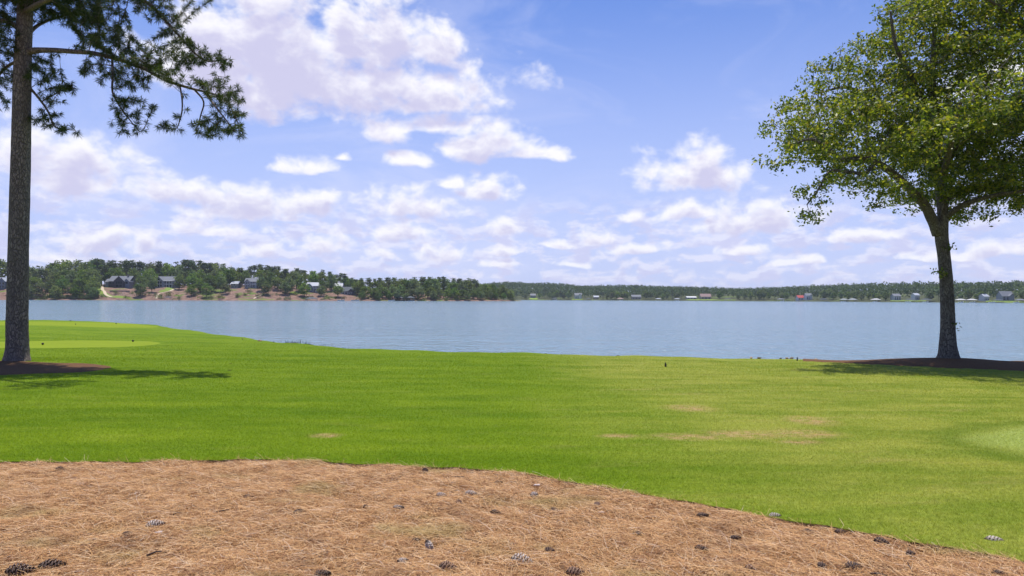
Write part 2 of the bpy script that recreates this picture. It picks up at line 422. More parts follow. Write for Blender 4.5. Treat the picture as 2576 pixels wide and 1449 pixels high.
def blade_mat():
    m, T_ = newmat('grass_blade'); g = T_.n('ShaderNodeNewGeometry')
    c = lawn_color(T_, g.outputs['Position'])
    c = T_.mix(1.0, c, T_.ramp(g.outputs['Random Per Island'], [(0, (1.25, 1.2, 1.2)), (.6, (1.75, 1.6, 1.5)), (.93, (2.1, 1.85, 1.7)), (1, (2.6, 1.9, 4))]), 'MULTIPLY')
    d = T_.n('ShaderNodeBsdfPrincipled', {'Base Color': c, 'Roughness': .55, 'Specular IOR Level': .25})
    t = T_.n('ShaderNodeBsdfTranslucent', {'Color': T_.mix(1.0, c, (1.2, 1.2, .8), 'MULTIPLY')})
    mx = T_.n('ShaderNodeMixShader', {0: .45, 1: d.outputs[0], 2: t.outputs[0]})
    return finish(m, T_, mx.outputs[0])
def straw_ground_mat(name, dark=1.0):
    m, T_ = newmat(name); pos = T_.n('ShaderNodeNewGeometry').outputs['Position']
    a = T_.noise(T_.v('MULTIPLY', pos, (1, 1, 1)), 30, 6, .75, 1.2)
    b_ = T_.noise(pos, 1.4, 4, .6)
    c = T_.ramp(a, [(.25, (.085, .042, .022)), (.5, (.22, .115, .052)), (.72, (.44, .27, .13))])
    c = T_.mix(T_.ss(b_, .4, .68, 0, .5), c, (.23, .115, .06))
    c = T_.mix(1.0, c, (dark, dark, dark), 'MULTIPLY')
    bp = T_.n('ShaderNodeBump', {'Height': a, 'Strength': .8, 'Distance': .03})
    b = T_.n('ShaderNodeBsdfPrincipled', {'Base Color': c, 'Roughness': .95, 'Specular IOR Level': .1, 'Normal': bp.outputs[0]})
    return finish(m, T_, b.outputs[0])

# one ground sheet out to the horizon
EXT = 4000.0
gx = np.concatenate([[-EXT, -1500, -400, -120], np.arange(-70, -12, 1.0), np.arange(-12, 12, .25), np.arange(12, 70, 1.0), [120, 400, 1500, EXT]])
gy = np.concatenate([[-EXT, -1500, -300, -60, -20], np.arange(-8, 2, 1.0), np.arange(2, 12, .25), np.arange(12, 62, .4), [66, 75, 120, 400, 1500, EXT]])
GX, GY = np.meshgrid(gx, gy)
GZ = T(GX, GY)
def grid_faces(ny, nx):
    i = np.arange((ny - 1) * nx).reshape(ny - 1, nx)[:, :-1].ravel()
    return np.stack([i, i + 1, i + nx + 1, i + nx], 1)
MAT_STRAWG = straw_ground_mat('straw_litter_ground')
ground = link('ground', mesh_np('ground', np.stack([GX, GY, GZ], -1).reshape(-1, 3), grid_faces(len(gy), len(gx)), [MAT_STRAWG], True))
tag(ground, 'brown pine needle covered ground in the foreground and soil bank under the lawn', kind='structure')

# lawn sheet, 3 cm proud of the straw bed with a cut soil edge
lx = np.concatenate([np.arange(-70, -12, .8), np.arange(-12, 7, .06), np.arange(7, 70, .8)])
tt = np.concatenate([[0], np.linspace(0, 1, 130) ** 1.35])
LYs = []
for k, t in enumerate(tt):
    e = Ebed(lx); far = Yedge(lx) + .95
    y = e + (far - e) * t
    z = T(lx, y) + (.034 if k else -.01)
    LYs.append(np.stack([lx, y + (0.0 if k else -.004), z], -1))
LV = np.stack(LYs, 0)
nrow, ncol = LV.shape[:2]
mi = np.zeros((nrow - 1, ncol - 1), int); mi[0] = 1
MAT_LAWN = lawn_mat(); MAT_SOIL = plain('cut_soil_edge', (.07, .045, .025), .95, .4, 25, spec=.1)
lawn = link('lawn', mesh_np('lawn', LV.reshape(-1, 3), grid_faces(nrow, ncol), [MAT_LAWN, MAT_SOIL], True, mi.ravel()))
tag(lawn, 'broad mown green lawn sloping from the straw bed down to the lake', kind='structure')

# patches laid on the lawn as their own thin sheets
def patch(name, outline, mat, lift, label, rings=10, amp=0.0, crown=0.0):
    """outline: list of (x,y); filled as rings about its centre"""
    P = np.array(outline, float)
    n = 96
    seg = np.concatenate([P, P[:1]]); L = np.concatenate([[0], np.cumsum(np.linalg.norm(np.diff(seg, axis=0), axis=1))])
    s = np.linspace(0, L[-1], n, endpoint=False)
    Q = np.stack([np.interp(s, L, seg[:, 0]), np.interp(s, L, seg[:, 1])], 1)
    for _ in range(2): Q = (np.roll(Q, 1, 0) + 2 * Q + np.roll(Q, -1, 0)) / 4
    c = Q.mean(0)
    a = np.arange(n) / n * 2 * math.pi
    V = []
    for k in range(rings + 1):
        f = k / rings
        jit = 1 + (amp * (np.sin(a * 7 + 1) * .5 + np.sin(a * 17) * .3 + np.sin(a * 31 + 2) * .2) if f > .6 else 0)
        q = c + (Q - c) * f * (jit if hasattr(jit, 'shape') and False else 1)
        if hasattr(jit, 'shape'): q = c + (Q - c) * f * jit[:, None]
        z = T(q[:, 0], q[:, 1]) + .034 + lift + crown * (1 - f * f)
        if k == rings: z = z - lift - .002
        V.append(np.stack([q[:, 0], q[:, 1], z], 1))
    if 'green' not in name: OUTLINES.append([tuple(v[:2]) for v in V[-1]])
    V = np.concatenate(V); Fq = []
    for k in range(rings):
        for j in range(n): Fq.append((k * n + j, (k + 1) * n + j, (k + 1) * n + (j + 1) % n, k * n + (j + 1) % n))
    o = link(name, mesh_np(name, V, np.array(Fq), [mat], True))
    return tag(o, label, kind='structure')
OUTLINES = []
def inside(x, y, P):
    r = np.zeros(len(x), bool); j = len(P) - 1
    for i in range(len(P)):
        (xi, yi), (xj, yj) = P[i], P[j]
        r ^= ((yi > y) != (yj > y)) & (x < (xj - xi) * (y - yi) / (yj - yi + 1e-12) + xi); j = i
    return r
def px_outline(lst): return [tuple(hit(*p)[:2]) for p in lst]

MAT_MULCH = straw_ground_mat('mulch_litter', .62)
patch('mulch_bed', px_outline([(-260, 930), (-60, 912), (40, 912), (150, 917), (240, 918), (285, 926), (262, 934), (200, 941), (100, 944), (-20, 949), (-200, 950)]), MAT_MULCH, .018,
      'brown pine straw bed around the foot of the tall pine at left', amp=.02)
def strip_bed(name, cols, mat, lift, label, n=80, m=14):
    """bed from a front line (picture columns) back to the lake edge"""
    pxs = np.linspace(cols[0][0], cols[-1][0], n); fr = np.array([hit(p, np.interp(p, [c[0] for c in cols], [c[1] for c in cols]) + .5 * math.sin(p * .11) + .35 * math.sin(p * .31))[:2] for p in pxs])
    bk = []
    for p, f in zip(pxs, fr):
        y = float(Yedge(f[0])) + .5; x = pxx_(p, y); y = float(Yedge(x)) + .5; bk.append((pxx_(p, y), y))
    bk = np.array(bk); rows = []
    for t in np.linspace(0, 1, m):
        q = fr + (bk - fr) * t; z = T(q[:, 0], q[:, 1]) + .034 + (lift if t > 0 else -.006); rows.append(np.stack([q[:, 0], q[:, 1], z], 1))
    OUTLINES.append([tuple(v) for v in fr] + [tuple(v) for v in bk[::-1]])
    return tag(link(name, mesh_np(name, np.concatenate(rows), grid_faces(m, n), [mat], True)), label, kind='structure')
def pxx_(px, Y): return float(at_depth(px, 905, Y)[0])
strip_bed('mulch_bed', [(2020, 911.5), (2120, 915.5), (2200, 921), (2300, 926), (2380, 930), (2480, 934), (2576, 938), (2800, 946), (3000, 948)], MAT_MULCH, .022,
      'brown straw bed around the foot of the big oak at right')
def tee_mat(name, col):
    m, T_ = newmat(name); pos = T_.n('ShaderNodeNewGeometry').outputs['Position']
    f = T_.noise(T_.v('MULTIPLY', pos, (.3, 2, 1)), 2.0, 5, .6); g_ = T_.noise(pos, 40, 4, .7)
    c = T_.mix(f, tuple(np.array(col) * .8), tuple(np.array(col) * 1.2))
    c = T_.mix(1.0, c, T_.ramp(g_, [(.3, (.8, .8, .8)), (.7, (1.2, 1.2, 1.2))]), 'MULTIPLY')
    b = T_.n('ShaderNodeBsdfPrincipled', {'Base Color': c, 'Roughness': .9, 'Specular IOR Level': .1})
    return finish(m, T_, b.outputs[0])
MAT_TEE = tee_mat('close_mown_tee', (.180, .238, .008)); MAT_TEE2 = tee_mat('close_mown_green', (.19, .25, .045))
patch('tee_ground', px_outline([(-300, 877), (-300, 866), (100, 860), (250, 858.5), (380, 860), (412, 865), (385, 871), (300, 876), (100, 879)]), MAT_TEE, .012,
      'closer tee pad of short bright yellow green turf by the pine')
patch('tee_ground', px_outline([(-300, 822), (-300, 813), (0, 810.5), (150, 810.5), (280, 813), (370, 819), (412, 823.5), (395, 826), (280, 826), (170, 822), (100, 820)]), MAT_TEE, .012,
      'farther tee pad on the grass rise beside the lake')

# ------------------------------------------------------------------ lake
def water_mat():
    m, T_ = newmat('lake_water'); pos = T_.n('ShaderNodeNewGeometry').outputs['Position']
    sx = T_.n('ShaderNodeSeparateXYZ', {0: pos})
    n1 = T_.noise(T_.v('MULTIPLY', pos, (1.1, .75, 0)), 1.0, 4, .6, .3)
    n2 = T_.noise(T_.v('MULTIPLY', pos, (.06, .2, 0)), 1.0, 4, .55, .3)
    wind = T_.noise(T_.v('MULTIPLY', pos, (.0018, .012, 0)), 1.0, 5, .6, .4)
    wf = T_.ss(wind, .36, .62, .35, 1.0)
    h = T_.m('ADD', T_.m('MULTIPLY', n1, .95), T_.m('MULTIPLY', n2, .9))
    bp = T_.n('ShaderNodeBump', {'Height': h, 'Strength': wf, 'Distance': 1.5})
    b = T_.n('ShaderNodeBsdfPrincipled', {'Base Color': (.195, .295, .365), 'Roughness': T_.m('MULTIPLY_ADD', wf, .05, .07), 'IOR': 1.333, 'Specular IOR Level': .5, 'Normal': bp.outputs[0]})
    return finish(m, T_, b.outputs[0])
wx = np.array([-EXT + 5, -600, 0, 600, EXT - 5.0]); wy = np.array([12.0, 200, 900, 2000, EXT - 5])
WX, WY = np.meshgrid(wx, wy)
lake = link('lake_water', mesh_np('lake_water', np.stack([WX, WY, np.full(WX.shape, WATER)], -1).reshape(-1, 3), grid_faces(5, 5), [water_mat()], True))
tag(lake, 'wide pale blue lake with small wind ripples', kind='structure')
# ------------------------------------------------------------------ the two big near trees
def colonize(starts, attr, step, kill, infl, iters=60):
    """space colonisation; starts: (pos, parent index or -1). returns nodes, parents, and which attractor each tip met"""
    nodes = [np.array(p, float) for p, _ in starts]; par = [q for _, q in starts]
    act = [Vector(a) for a in attr]; first = True
    for it in range(iters):
        if not act: break
        kd = kdtree.KDTree(len(nodes))
        for i, p in enumerate(nodes): kd.insert(p, i)
        kd.balance()
        pull = {}
        rest = []
        for a in act:
            co, i, dist = kd.find(a)
            if dist < kill: continue
            rest.append(a)
            if dist < infl:
                v = (a - Vector(nodes[i])).normalized()
                if i in pull: pull[i] += v
                else: pull[i] = v.copy()
        act = rest
        if not pull: break
        for i, v in pull.items():
            if v.length < 1e-4: continue
            d = v.normalized() + Vector(rng.normal(size=3) * .12)
            nodes.append(nodes[i] + np.array(d.normalized()) * step); par.append(i)
    return nodes, par
def twig_mesh(nodes, par, n0, tip_r, expo=2.3, sides=5, max_r=None):
    """frustums for all nodes after the first n0"""
    n = len(nodes); acc = np.zeros(n); r = np.zeros(n)
    for i in range(n - 1, -1, -1):
        r[i] = max(tip_r, acc[i] ** (1 / expo))
        if max_r: r[i] = min(r[i], max_r)
        if par[i] >= 0: acc[par[i]] += r[i] ** expo
    V = []; Fq = []; k = 0
    cs = [(math.cos(2 * math.pi * j / sides), math.sin(2 * math.pi * j / sides)) for j in range(sides)]
    for i in range(n0, n):
        p = par[i]; a = nodes[p]; b = nodes[i]; t = b - a; L = np.linalg.norm(t)
        if L < 1e-6: continue
        t = t / L; ref = np.array([1, 0, 0]) if abs(t[0]) < .9 else np.array([0, 1, 0])
        u = np.cross(t, ref); u /= np.linalg.norm(u); w = np.cross(t, u)
        ra = min(r[p], r[i] * 1.35); rb = r[i]
        for c, s_ in cs: V.append(a + (u * c + w * s_) * ra)
        for c, s_ in cs: V.append(b + (u * c + w * s_) * rb)
        for j in range(sides): Fq.append((k + j, k + (j + 1) % sides, k + sides + (j + 1) % sides, k + sides + j))
        k += 2 * sides
    return np.array(V), np.array(Fq)
def limb_nodes(path, rad, step, nodes, meta):
    """resample a limb into nodes chained together"""
    o, ro = smooth_path(path, rad, 6)
    o = np.array(o); ro = np.array(ro)
    L = np.concatenate([[0], np.cumsum(np.linalg.norm(np.diff(o, axis=0), axis=1))])
    m = max(2, int(L[-1] / step)); s = np.linspace(0, L[-1], m)
    P = np.stack([np.interp(s, L, o[:, k]) for k in range(3)], 1); rr = np.interp(s, L, ro)
    for i, p in enumerate(P): nodes.append((p, -1)); meta.append(rr[i])
    return P, rr
def px_path(lst, Y0):
    return [at_depth(px, py, Y0 + dy) for px, py, dy in lst]
def bark_wob(i, a): return 1 + .05 * math.sin(3 * a + i * .3) + .035 * math.sin(7 * a + i * .9) + random.uniform(-.025, .025)
def flare_wob(n_root, amp):
    def f(i, a): return 1 + (amp * max(0, 1 - i / 7) ** 1.6) * (.5 + .5 * math.sin(n_root * a + .7)) + .03 * math.sin(5 * a + i * .25) + random.uniform(-.015, .015)
    return f
def sample_blobs(blobs, Y0, spacing, clip_low=None):
    """points spread through ellipsoids given by picture place, size and depth"""
    out = []
    for px, py, rx, ry, dr, dc in blobs:
        Y = Y0 + dc; c = at_depth(px, py, Y); a = rx / FPX * Y; b = dr; h = ry / FPX * Y
        n = max(3, int(4.19 * a * b * h / spacing ** 3))
        d = rand_dirs(n) * (rng.uniform(.0, 1, (n, 1)) ** .30)
        out.append(c + d * np.array([a, b, h]))
    P = np.concatenate(out)
    # thin to the spacing
    keep = []; cell = {}
    for p in P[rng.permutation(len(P))]:
        k = tuple((p / (spacing * .8)).astype(int))
        if k in cell: continue
        cell[k] = 1; keep.append(p)
    return np.array(keep)

# ---- oak
MAT_OAKBARK = bark('oak_bark', (.075, .064, .052), (.27, .24, .20), (26, 26, 6), .8, lichen=(.23, .225, .185))
MAT_OAKLEAF = foliage('oak_leaf', [(0, (.040, .072, .012)), (.35, (.092, .140, .020)), (.65, (.190, .238, .030)), (.9, (.32, .335, .05)), (1, (.25, .20, .06))], trans=.47, rough=.45, spec=.45, tcol=(1.5, 1.45, .55))
def w2r(w, Y): return w * .5 / FPX * Y
OY = 22.0
oak = thing('oak_tree', 'big spreading oak with a broad leafy crown and forked trunk at the right shore', 'tree', (OAK[0], OAK[1], OAKZ))
def rel(P, o): return [np.array(p) - np.array(o.location) for p in P]
def build_oak(root, limbs, blobs, Y0, leaves_per, seed_gap, spacing=.40, leaf=.105, extra=None):
    st = []; meta = []
    bark_mb = MB()
    for k, (path, rad) in enumerate(limbs):
        P, rr = limb_nodes(path, rad, .3, st, meta)
        o, ro = smooth_path(path, rad, 6)
        bark_mb.tube(rel(o, root), ro, 14 if k == 0 else 9, wob=flare_wob(5, .30) if k == 0 else bark_wob)
    st = [s for s in st if s[0][2] > root.location[2] + 3.4]
    A = sample_blobs(blobs, Y0, spacing)
    if seed_gap is not None: A = A[seed_gap(A)]
    A = np.concatenate([A + rng.normal(size=A.shape) * np.array([.24, .24, .12]) for _ in range(4)])
    nodes, par = colonize(st, A, .20, .34, 6.0, 45)
    V, Fq = twig_mesh(nodes, par, len(st), .006, max_r=.07)
    bark_mb.add((V - np.array(root.location)).tolist(), Fq.tolist())
    bark_mb.build('trunk', MAT_OAKBARK, root, True)
    # leaves in sprays round the twig ends
    N = np.array(nodes); haskid = np.zeros(len(nodes), bool)
    for i, p in enumerate(par):
        if p >= 0: haskid[p] = True
    tips = N[len(st):][~haskid[len(st):]]
    mids = N[len(st):][haskid[len(st):]]
    C = np.concatenate([np.repeat(A, 23, 0), np.repeat(tips, leaves_per, 0), np.repeat(mids, max(2, leaves_per // 4), 0)])
    C = C + rng.normal(size=C.shape) * np.array([.105, .105, .075])
    if extra is not None: C = np.concatenate([C, extra])
    LV, LF = leaf_quads(C, leaf, .5, .75, .4, .35)
    link('leaf_crown', mesh_np('leaf_crown', LV - np.array(root.location), LF, [MAT_OAKLEAF]), root)
    return len(A), len(tips), len(C)
oak_limbs = [
 (px_path([(2387, 912, 0), (2386, 893, 0), (2384, 870, 0), (2384, 830, 0), (2384, 780, 0), (2381, 710, 0), (2374, 640, 0), (2368, 590, 0), (2372, 540, 0), (2367, 480, .1), (2361, 420, .2), (2352, 320, .3), (2346, 200, .3), (2352, 60, .2), (2360, -80, .2)], OY),
  [w2r(w, OY) for w in (56, 48, 40, 34, 32, 30, 29, 31, 25, 24, 22, 19, 15, 10, 6)]),
 (px_path([(2362, 588, 0), (2346, 555, -.1), (2325, 515, -.3), (2296, 482, -.6), (2250, 440, -1), (2190, 402, -1.4), (2125, 402, -1.7), (2090, 380, -1.8), (2040, 350, -2), (1985, 370, -2)], OY), [w2r(w, OY) for w in (30, 26, 23, 20, 17, 15, 12, 10, 7, 4)]),
 (px_path([(2364, 450, .2), (2310, 365, .6), (2270, 312, .9), (2205, 255, 1.3), (2130, 220, 1.6), (2060, 235, 1.8)], OY), [w2r(w, OY) for w in (20, 17, 14, 11, 8, 4)]),
 (px_path([(2352, 310, .3), (2300, 210, -.5), (2255, 120, -1.0), (2240, 30, -1.2)], OY), [w2r(w, OY) for w in (17, 13, 9, 5)]),
 (px_path([(2363, 430, .2), (2428, 335, -.4), (2500, 288, -.8), (2570, 290, -1.0), (2660, 268, -1.2)], OY), [w2r(w, OY) for w in (20, 16, 14, 10, 5)]),
 (px_path([(2200, 408, -1.3), (2172, 436, -1.6), (2092, 430, -1.9), (2060, 475, -2.1), (2030, 515, -2.2)], OY), [w2r(w, OY) for w in (10, 9, 7, 5, 3)]),
 (px_path([(2362, 420, .2), (2340, 340, 2.4), (2320, 260, 3.6), (2330, 160, 4.2)], OY), [w2r(w, OY) for w in (18, 14, 10, 5)]),
 (px_path([(2366, 470, .1), (2385, 390, -2.2), (2400, 320, -3.6), (2420, 250, -4.4)], OY), [w2r(w, OY) for w in (18, 14, 10, 5)]),
 (px_path([(2374, 550, 0), (2425, 515, -.6), (2500, 492, -1.2), (2580, 480, -1.6), (2660, 470, -1.8)], OY), [w2r(w, OY) for w in (16, 13, 10, 7, 4)]),
 (px_path([(2370, 510, 0), (2420, 480, 2.0), (2480, 470, 3.4), (2560, 450, 4)], OY), [w2r(w, OY) for w in (14, 11, 8, 4)]),
]
oak_blobs = [  # px, py, rx, ry, depth radius, depth offset
 (1956, 395, 38, 34, .9, -2), (1978, 318, 48, 50, 1.4, -1.5), (2050, 330, 60, 50, 2, -1), (2125, 385, 66, 34, 2, -1.4), (2180, 320, 80, 60, 3, 0), (2065, 458, 36, 26, 1, -2), (2032, 522, 22, 32, .7, -2.2), (2130, 468, 48, 22, 1.2, -1.6), (2035, 258, 48, 42, 1.6, .5), (2105, 180, 48, 50, 1.8, 1), (2170, 140, 45, 36, 2, 1), (2110, 310, 80, 55, 2.2, 0), (2045, 385, 62, 30, 1.6, -1.8),
 (2215, 250, 80, 62, 2.8, .5), (2270, 118, 46, 66, 2.6, 0), (2320, 40, 70, 62, 3.2, 0), (2435, 60, 70, 85, 3.2, 0), (2350, 190, 95, 95, 4.0, 0), (2450, 150, 60, 70, 3.4, -1), (2565, 110, 60, 80, 3, 0),
 (2420, 330, 115, 80, 4.4, 0), (2560, 360, 100, 80, 4, 0), (2310, 350, 80, 62, 4.2, 0), (2215, 405, 90, 45, 2.8, -1), (2043, 505, 26, 42, .8, -2.2), (2105, 462, 45, 26, 1, -1.9), (2165, 478, 50, 20, 1.2, -1.6), (2245, 495, 55, 24, 1.6, -1),
 (2420, 450, 100, 58, 4.2, 0), (2545, 455, 90, 62, 4, 0), (2450, 535, 48, 26, 2, 0), (2535, 520, 70, 22, 2.4, 0), (2330, 455, 55, 40, 3, 0),
 (2380, -50, 100, 45, 3.2, 0), (2510, -30, 60, 40, 2.6, 0), (2670, 240, 90, 170, 3.6, 0), (2660, 430, 80, 90, 3.6, 0), (2340, 300, 70, 60, 2, 4.2), (2420, 280, 80, 60, 2, -4.4)]
def oak_gap(A):
    """lobes of the crown keep airy hollows between them"""
    n = np.sin(A[:, 0] * 1.9 + 1.3) * np.sin(A[:, 2] * 2.3 + A[:, 0] * .7) * np.sin(A[:, 1] * 1.7 + .4)
    d = np.linalg.norm((A - at_depth(2505, 190, OY)) * np.array([1, .25, 1]), axis=1)
    return (n < .28) & (d > .42)
shoots = np.concatenate([at_depth(px, py, OY - .3) + rng.normal(size=(n_, 3)) * np.array([.10, .08, .09]) for px, py, n_ in ((2392, 622, 22), (2352, 686, 22), (2372, 690, 40), (2404, 818, 12))])
print('oak', build_oak(oak, oak_limbs, oak_blobs, OY, 10, oak_gap, .55, .112, shoots))

# ---- second oak, mostly outside the frame at right, one grey limb reaching in
o2 = np.array([17.6, 20.0]); o2z = float(T(*o2))
oak2 = thing('oak_tree', 'oak at the right edge of the photo with only one grey upper limb in view', 'tree', (o2[0], o2[1], o2z))
O2Y = 20.0
b2 = (o2[0], O2Y, o2z)
limbs2 = [([(b2[0], b2[1], b2[2] - .1), (b2[0], b2[1], b2[2] + .4), (b2[0] + .1, O2Y, 3.2), (b2[0] - .1, O2Y, 5.5), (b2[0] + .2, O2Y, 8), (b2[0] + .3, O2Y, 11)], [.42, .31, .27, .24, .17, .06]),
 ([(b2[0] - .1, O2Y, 5.2), tuple(at_depth(2680, 180, O2Y)), tuple(at_depth(2605, 110, O2Y)), tuple(at_depth(2572, 62, O2Y)), tuple(at_depth(2545, 38, O2Y - .2)), tuple(at_depth(2505, 12, O2Y - .5)), tuple(at_depth(2470, -10, O2Y - .7))], [.20, .16, .13, .10, .075, .05, .03])]
blobs2 = [(2545, -5, 70, 40, 1.6, -.3), (2600, -40, 90, 60, 2, 0), (2900, -60, 150, 90, 3, 0), (2900, 150, 150, 120, 3, 0)]
print('oak2', build_oak(oak2, limbs2, blobs2, O2Y, 10, None, .60, .108))

# ---- pine
MAT_PINEBARK = bark('pine_bark', (.115, .092, .078), (.33, .265, .22), (21, 21, 7), .8)
MAT_NEEDLE = foliage('pine_needle', [(0, (.030, .056, .016)), (.5, (.056, .092, .022)), (.85, (.115, .145, .030)), (1, (.18, .16, .05))], trans=.22, rough=.5, tcol=(1.3, 1.3, .6))
MAT_CONEDARK = plain('pine_cone_scale', (.055, .036, .024), .85, .5, 60)
PY = float(PINE[1])
pine = thing('pine_tree', 'tall loblolly pine at the left with one long drooping branch over the lawn', 'tree', (PINE[0], PINE[1], PINEZ))
pine_limbs = [
 (px_path([(42, 926, 0), (42, 912, 0), (42, 895, 0), (43, 870, 0), (43, 820, 0), (45, 740, 0), (47, 600, 0), (51, 420, 0), (54, 300, 0), (58, 150, 0), (65, 0, 0), (72, -160, 0), (80, -400, 0), (84, -560, 0)], PY),
  [w2r(w, PY) for w in (80, 66, 55, 50, 48, 46, 44.5, 43, 41, 38, 34, 30, 18, 6)]),
 (px_path([(62, 131, 0), (110, 126, -.1), (170, 129, -.2), (235, 134, -.3), (300, 150, -.5), (360, 172, -.6), (420, 203, -.8), (480, 222, -.9), (540, 238, -1), (575, 262, -1), (600, 312, -1.1)], PY), [w2r(w, PY) for w in (20, 14, 12, 11, 9.5, 8.5, 7.5, 6, 5, 3.5, 2.5)]),
 (px_path([(282, 146, -.45), (284, 185, -.6), (283, 230, -.7), (300, 265, -.8), (325, 300, -.8), (352, 332, -.8)], PY), [w2r(w, PY) for w in (6, 5.5, 5, 4, 3, 2)]),
 (px_path([(452, 214, -.85), (458, 250, -1), (457, 285, -1), (446, 322, -1)], PY), [w2r(w, PY) for w in (4.5, 4, 3.5, 2)]),
 (px_path([(488, 224, -.9), (512, 255, -.8), (505, 290, -.8), (492, 335, -.8)], PY), [w2r(w, PY) for w in (5, 4, 3.2, 2)]),
 (px_path([(515, 232, -.95), (555, 285, -1.3), (590, 328, -1.5)], PY), [w2r(w, PY) for w in (5, 4, 2)]),
 (px_path([(66, -40, 0), (180, -52, .3), (300, -28, .4), (372, 8, .4), (415, 50, .3), (455, 95, .2), (512, 150, .1), (570, 150, 0)], PY), [w2r(w, PY) for w in (18, 14, 11, 9, 8, 6, 5, 3)]),
 (px_path([(60, 205, 0), (92, 240, .1), (122, 282, .1), (140, 320, .1), (190, 328, .1)], PY), [w2r(w, PY) for w in (9, 6, 5, 4, 2)]),
 (px_path([(58, 100, 0), (90, 68, .5), (130, 48, .9), (200, 30, 1.4)], PY), [w2r(w, PY) for w in (12, 9, 7, 4)]),
 (px_path([(52, 75, 0), (10, 52, -.2), (-60, 60, -.4), (-150, 80, -.5)], PY), [w2r(w, PY) for w in (14, 11, 8, 4)]),
 (px_path([(50, 150, 0), (15, 170, .3), (-30, 215, .5), (-90, 240, .6)], PY), [w2r(w, PY) for w in (9, 7, 5, 3)]),
 (px_path([(60, 30, 0), (120, 0, -1.3), (200, -30, -2.4), (300, -60, -3.0)], PY), [w2r(w, PY) for w in (14, 11, 8, 4)]),
 (px_path([(66, -120, 0), (0, -180, -1.4), (-80, -220, -2.4)], PY), [w2r(w, PY) for w in (14, 10, 4)]),
 (px_path([(70, -200, 0), (200, -260, .6), (330, -270, 1.0)], PY), [w2r(w, PY) for w in (14, 10, 4)]),
]
pine_blobs = [
 (575, 235, 40, 34, .5, -.6), (596, 290, 26, 40, .4, -.7), (540, 325, 44, 26, .5, -.7), (300, 330, 26, 20, .4, -.7), (240, 118, 42, 18, .5, -1.0), (335, 150, 40, 18, .5, -1.2), (425, 190, 40, 20, .5, -1.4), (505, 212, 34, 18, .5, -1.5), (448, 318, 16, 22, .3, -1), (495, 325, 20, 24, .35, -.8), (470, 262, 16, 26, .3, -.9),
 (125, 22, 55, 26, 1.3, .2), (185, 32, 70, 26, 1.3, .6), (270, 42, 45, 32, 1.0, .3), (340, 5, 55, 18, .8, .3), (412, 40, 46, 30, .7, .3), (442, 88, 36, 26, .6, .2), (475, 132, 52, 34, .7, 0), (560, 150, 34, 30, .5, 0),
 (390, 150, 105, 30, .8, -.4), (290, 100, 62, 30, .8, -.2), (230, 85, 44, 24, .8, 0), (110, 195, 22, 40, .7, 0), (150, 215, 32, 34, .6, .1), (250, 182, 50, 32, .6, -.5), (335, 200, 55, 34, .6, -.6), (310, 275, 42, 40, .5, -.8),
 (345, 322, 28, 20, .4, -.8), (300, 312, 20, 20, .4, -.8), (365, 262, 26, 20, .4, -.8), (446, 300, 20, 42, .3, -1), (412, 320, 14, 18, .3, -1), (552, 215, 36, 34, .5, -1), (582, 262, 32, 44, .5, -1.1), (545, 312, 46, 34, .5, -1.1), (605, 332, 22, 22, .4, -1.4), (512, 340, 22, 22, .3, -.8),
 (125, 300, 34, 34, .5, .1), (165, 328, 40, 16, .4, .1), (118, 248, 24, 24, .5, .1), (90, 160, 30, 24, .6, .3), (5, 95, 50, 45, 1.0, -.2), (5, 190, 32, 50, .8, .3), (-5, 255, 24, 26, .6, .4), (0, 20, 60, 36, 1.2, 0),
 (90, -50, 160, 50, 2.2, 0), (505, -2, 40, 16, .4, .2), (390, -30, 80, 24, .8, .4), (-110, 60, 70, 60, 1.2, -.4), (-110, 200, 60, 50, 1, .5),
 (250, -50, 80, 36, 1.0, -2.6), (-60, -210, 90, 60, 1.6, -2.2), (300, -260, 110, 60, 1.6, .8), (90, -300, 180, 90, 2.4, 0), (90, -480, 120, 90, 1.8, 0), (60, -160, 160, 60, 2.0, .5)]
st = []; meta = []; bmb = MB()
for k, (path, rad) in enumerate(pine_limbs):
    limb_nodes(path, rad, .2, st, meta)
    o, ro = smooth_path(path, rad, 6)
    bmb.tube(rel(o, pine), ro, 18 if k == 0 else 8, wob=flare_wob(6, .16) if k == 0 else bark_wob)
bmb.build('trunk', MAT_PINEBARK, pine, True)
st = [s for s in st if s[0][2] > 5.2]
A = sample_blobs(pine_blobs, PY, .17)
nodes, par = colonize(st, A, .10, .17, 4.0, 60)
V, Fq = twig_mesh(nodes, par, len(st), .006, max_r=.03)
link('branches', mesh_np('branches', V - np.array(pine.location), Fq, [MAT_PINEBARK], True), pine)
N = np.array(nodes); hk = np.zeros(len(nodes), bool)
for i, p in enumerate(par):
    if p >= 0: hk[p] = True
ids = [i for i in range(len(st), len(nodes)) if (not hk[i]) or rng.random() < .62]
tp = N[ids]; td = np.array([N[i] - N[par[i]] for i in ids]); td /= np.linalg.norm(td, axis=1, keepdims=True) + 1e-9
td[:, 2] -= .05
NPT = 44
c = np.repeat(tp, NPT, 0); ax = np.repeat(td, NPT, 0)
base_off = rng.uniform(-.07, .02, (len(c), 1))
dv = rand_dirs(len(c)) * .95 + ax * .75; dv /= np.linalg.norm(dv, axis=1, keepdims=True)
ln = rng.uniform(.10, .185, (len(c), 1))
b0 = c + ax * base_off; b1 = b0 + dv * ln; b1[:, 2] -= ln[:, 0] * .10
sd_ = np.cross(dv, rand_dirs(len(c))); sd_ /= np.linalg.norm(sd_, axis=1, keepdims=True) + 1e-9
wd = .0062
mid = (b0 + b1) / 2; mid[:, 2] += .008
NV = np.stack([b0, mid + sd_ * wd, b1, mid - sd_ * wd], 1).reshape(-1, 3)
NF = np.arange(len(c) * 4).reshape(-1, 4)
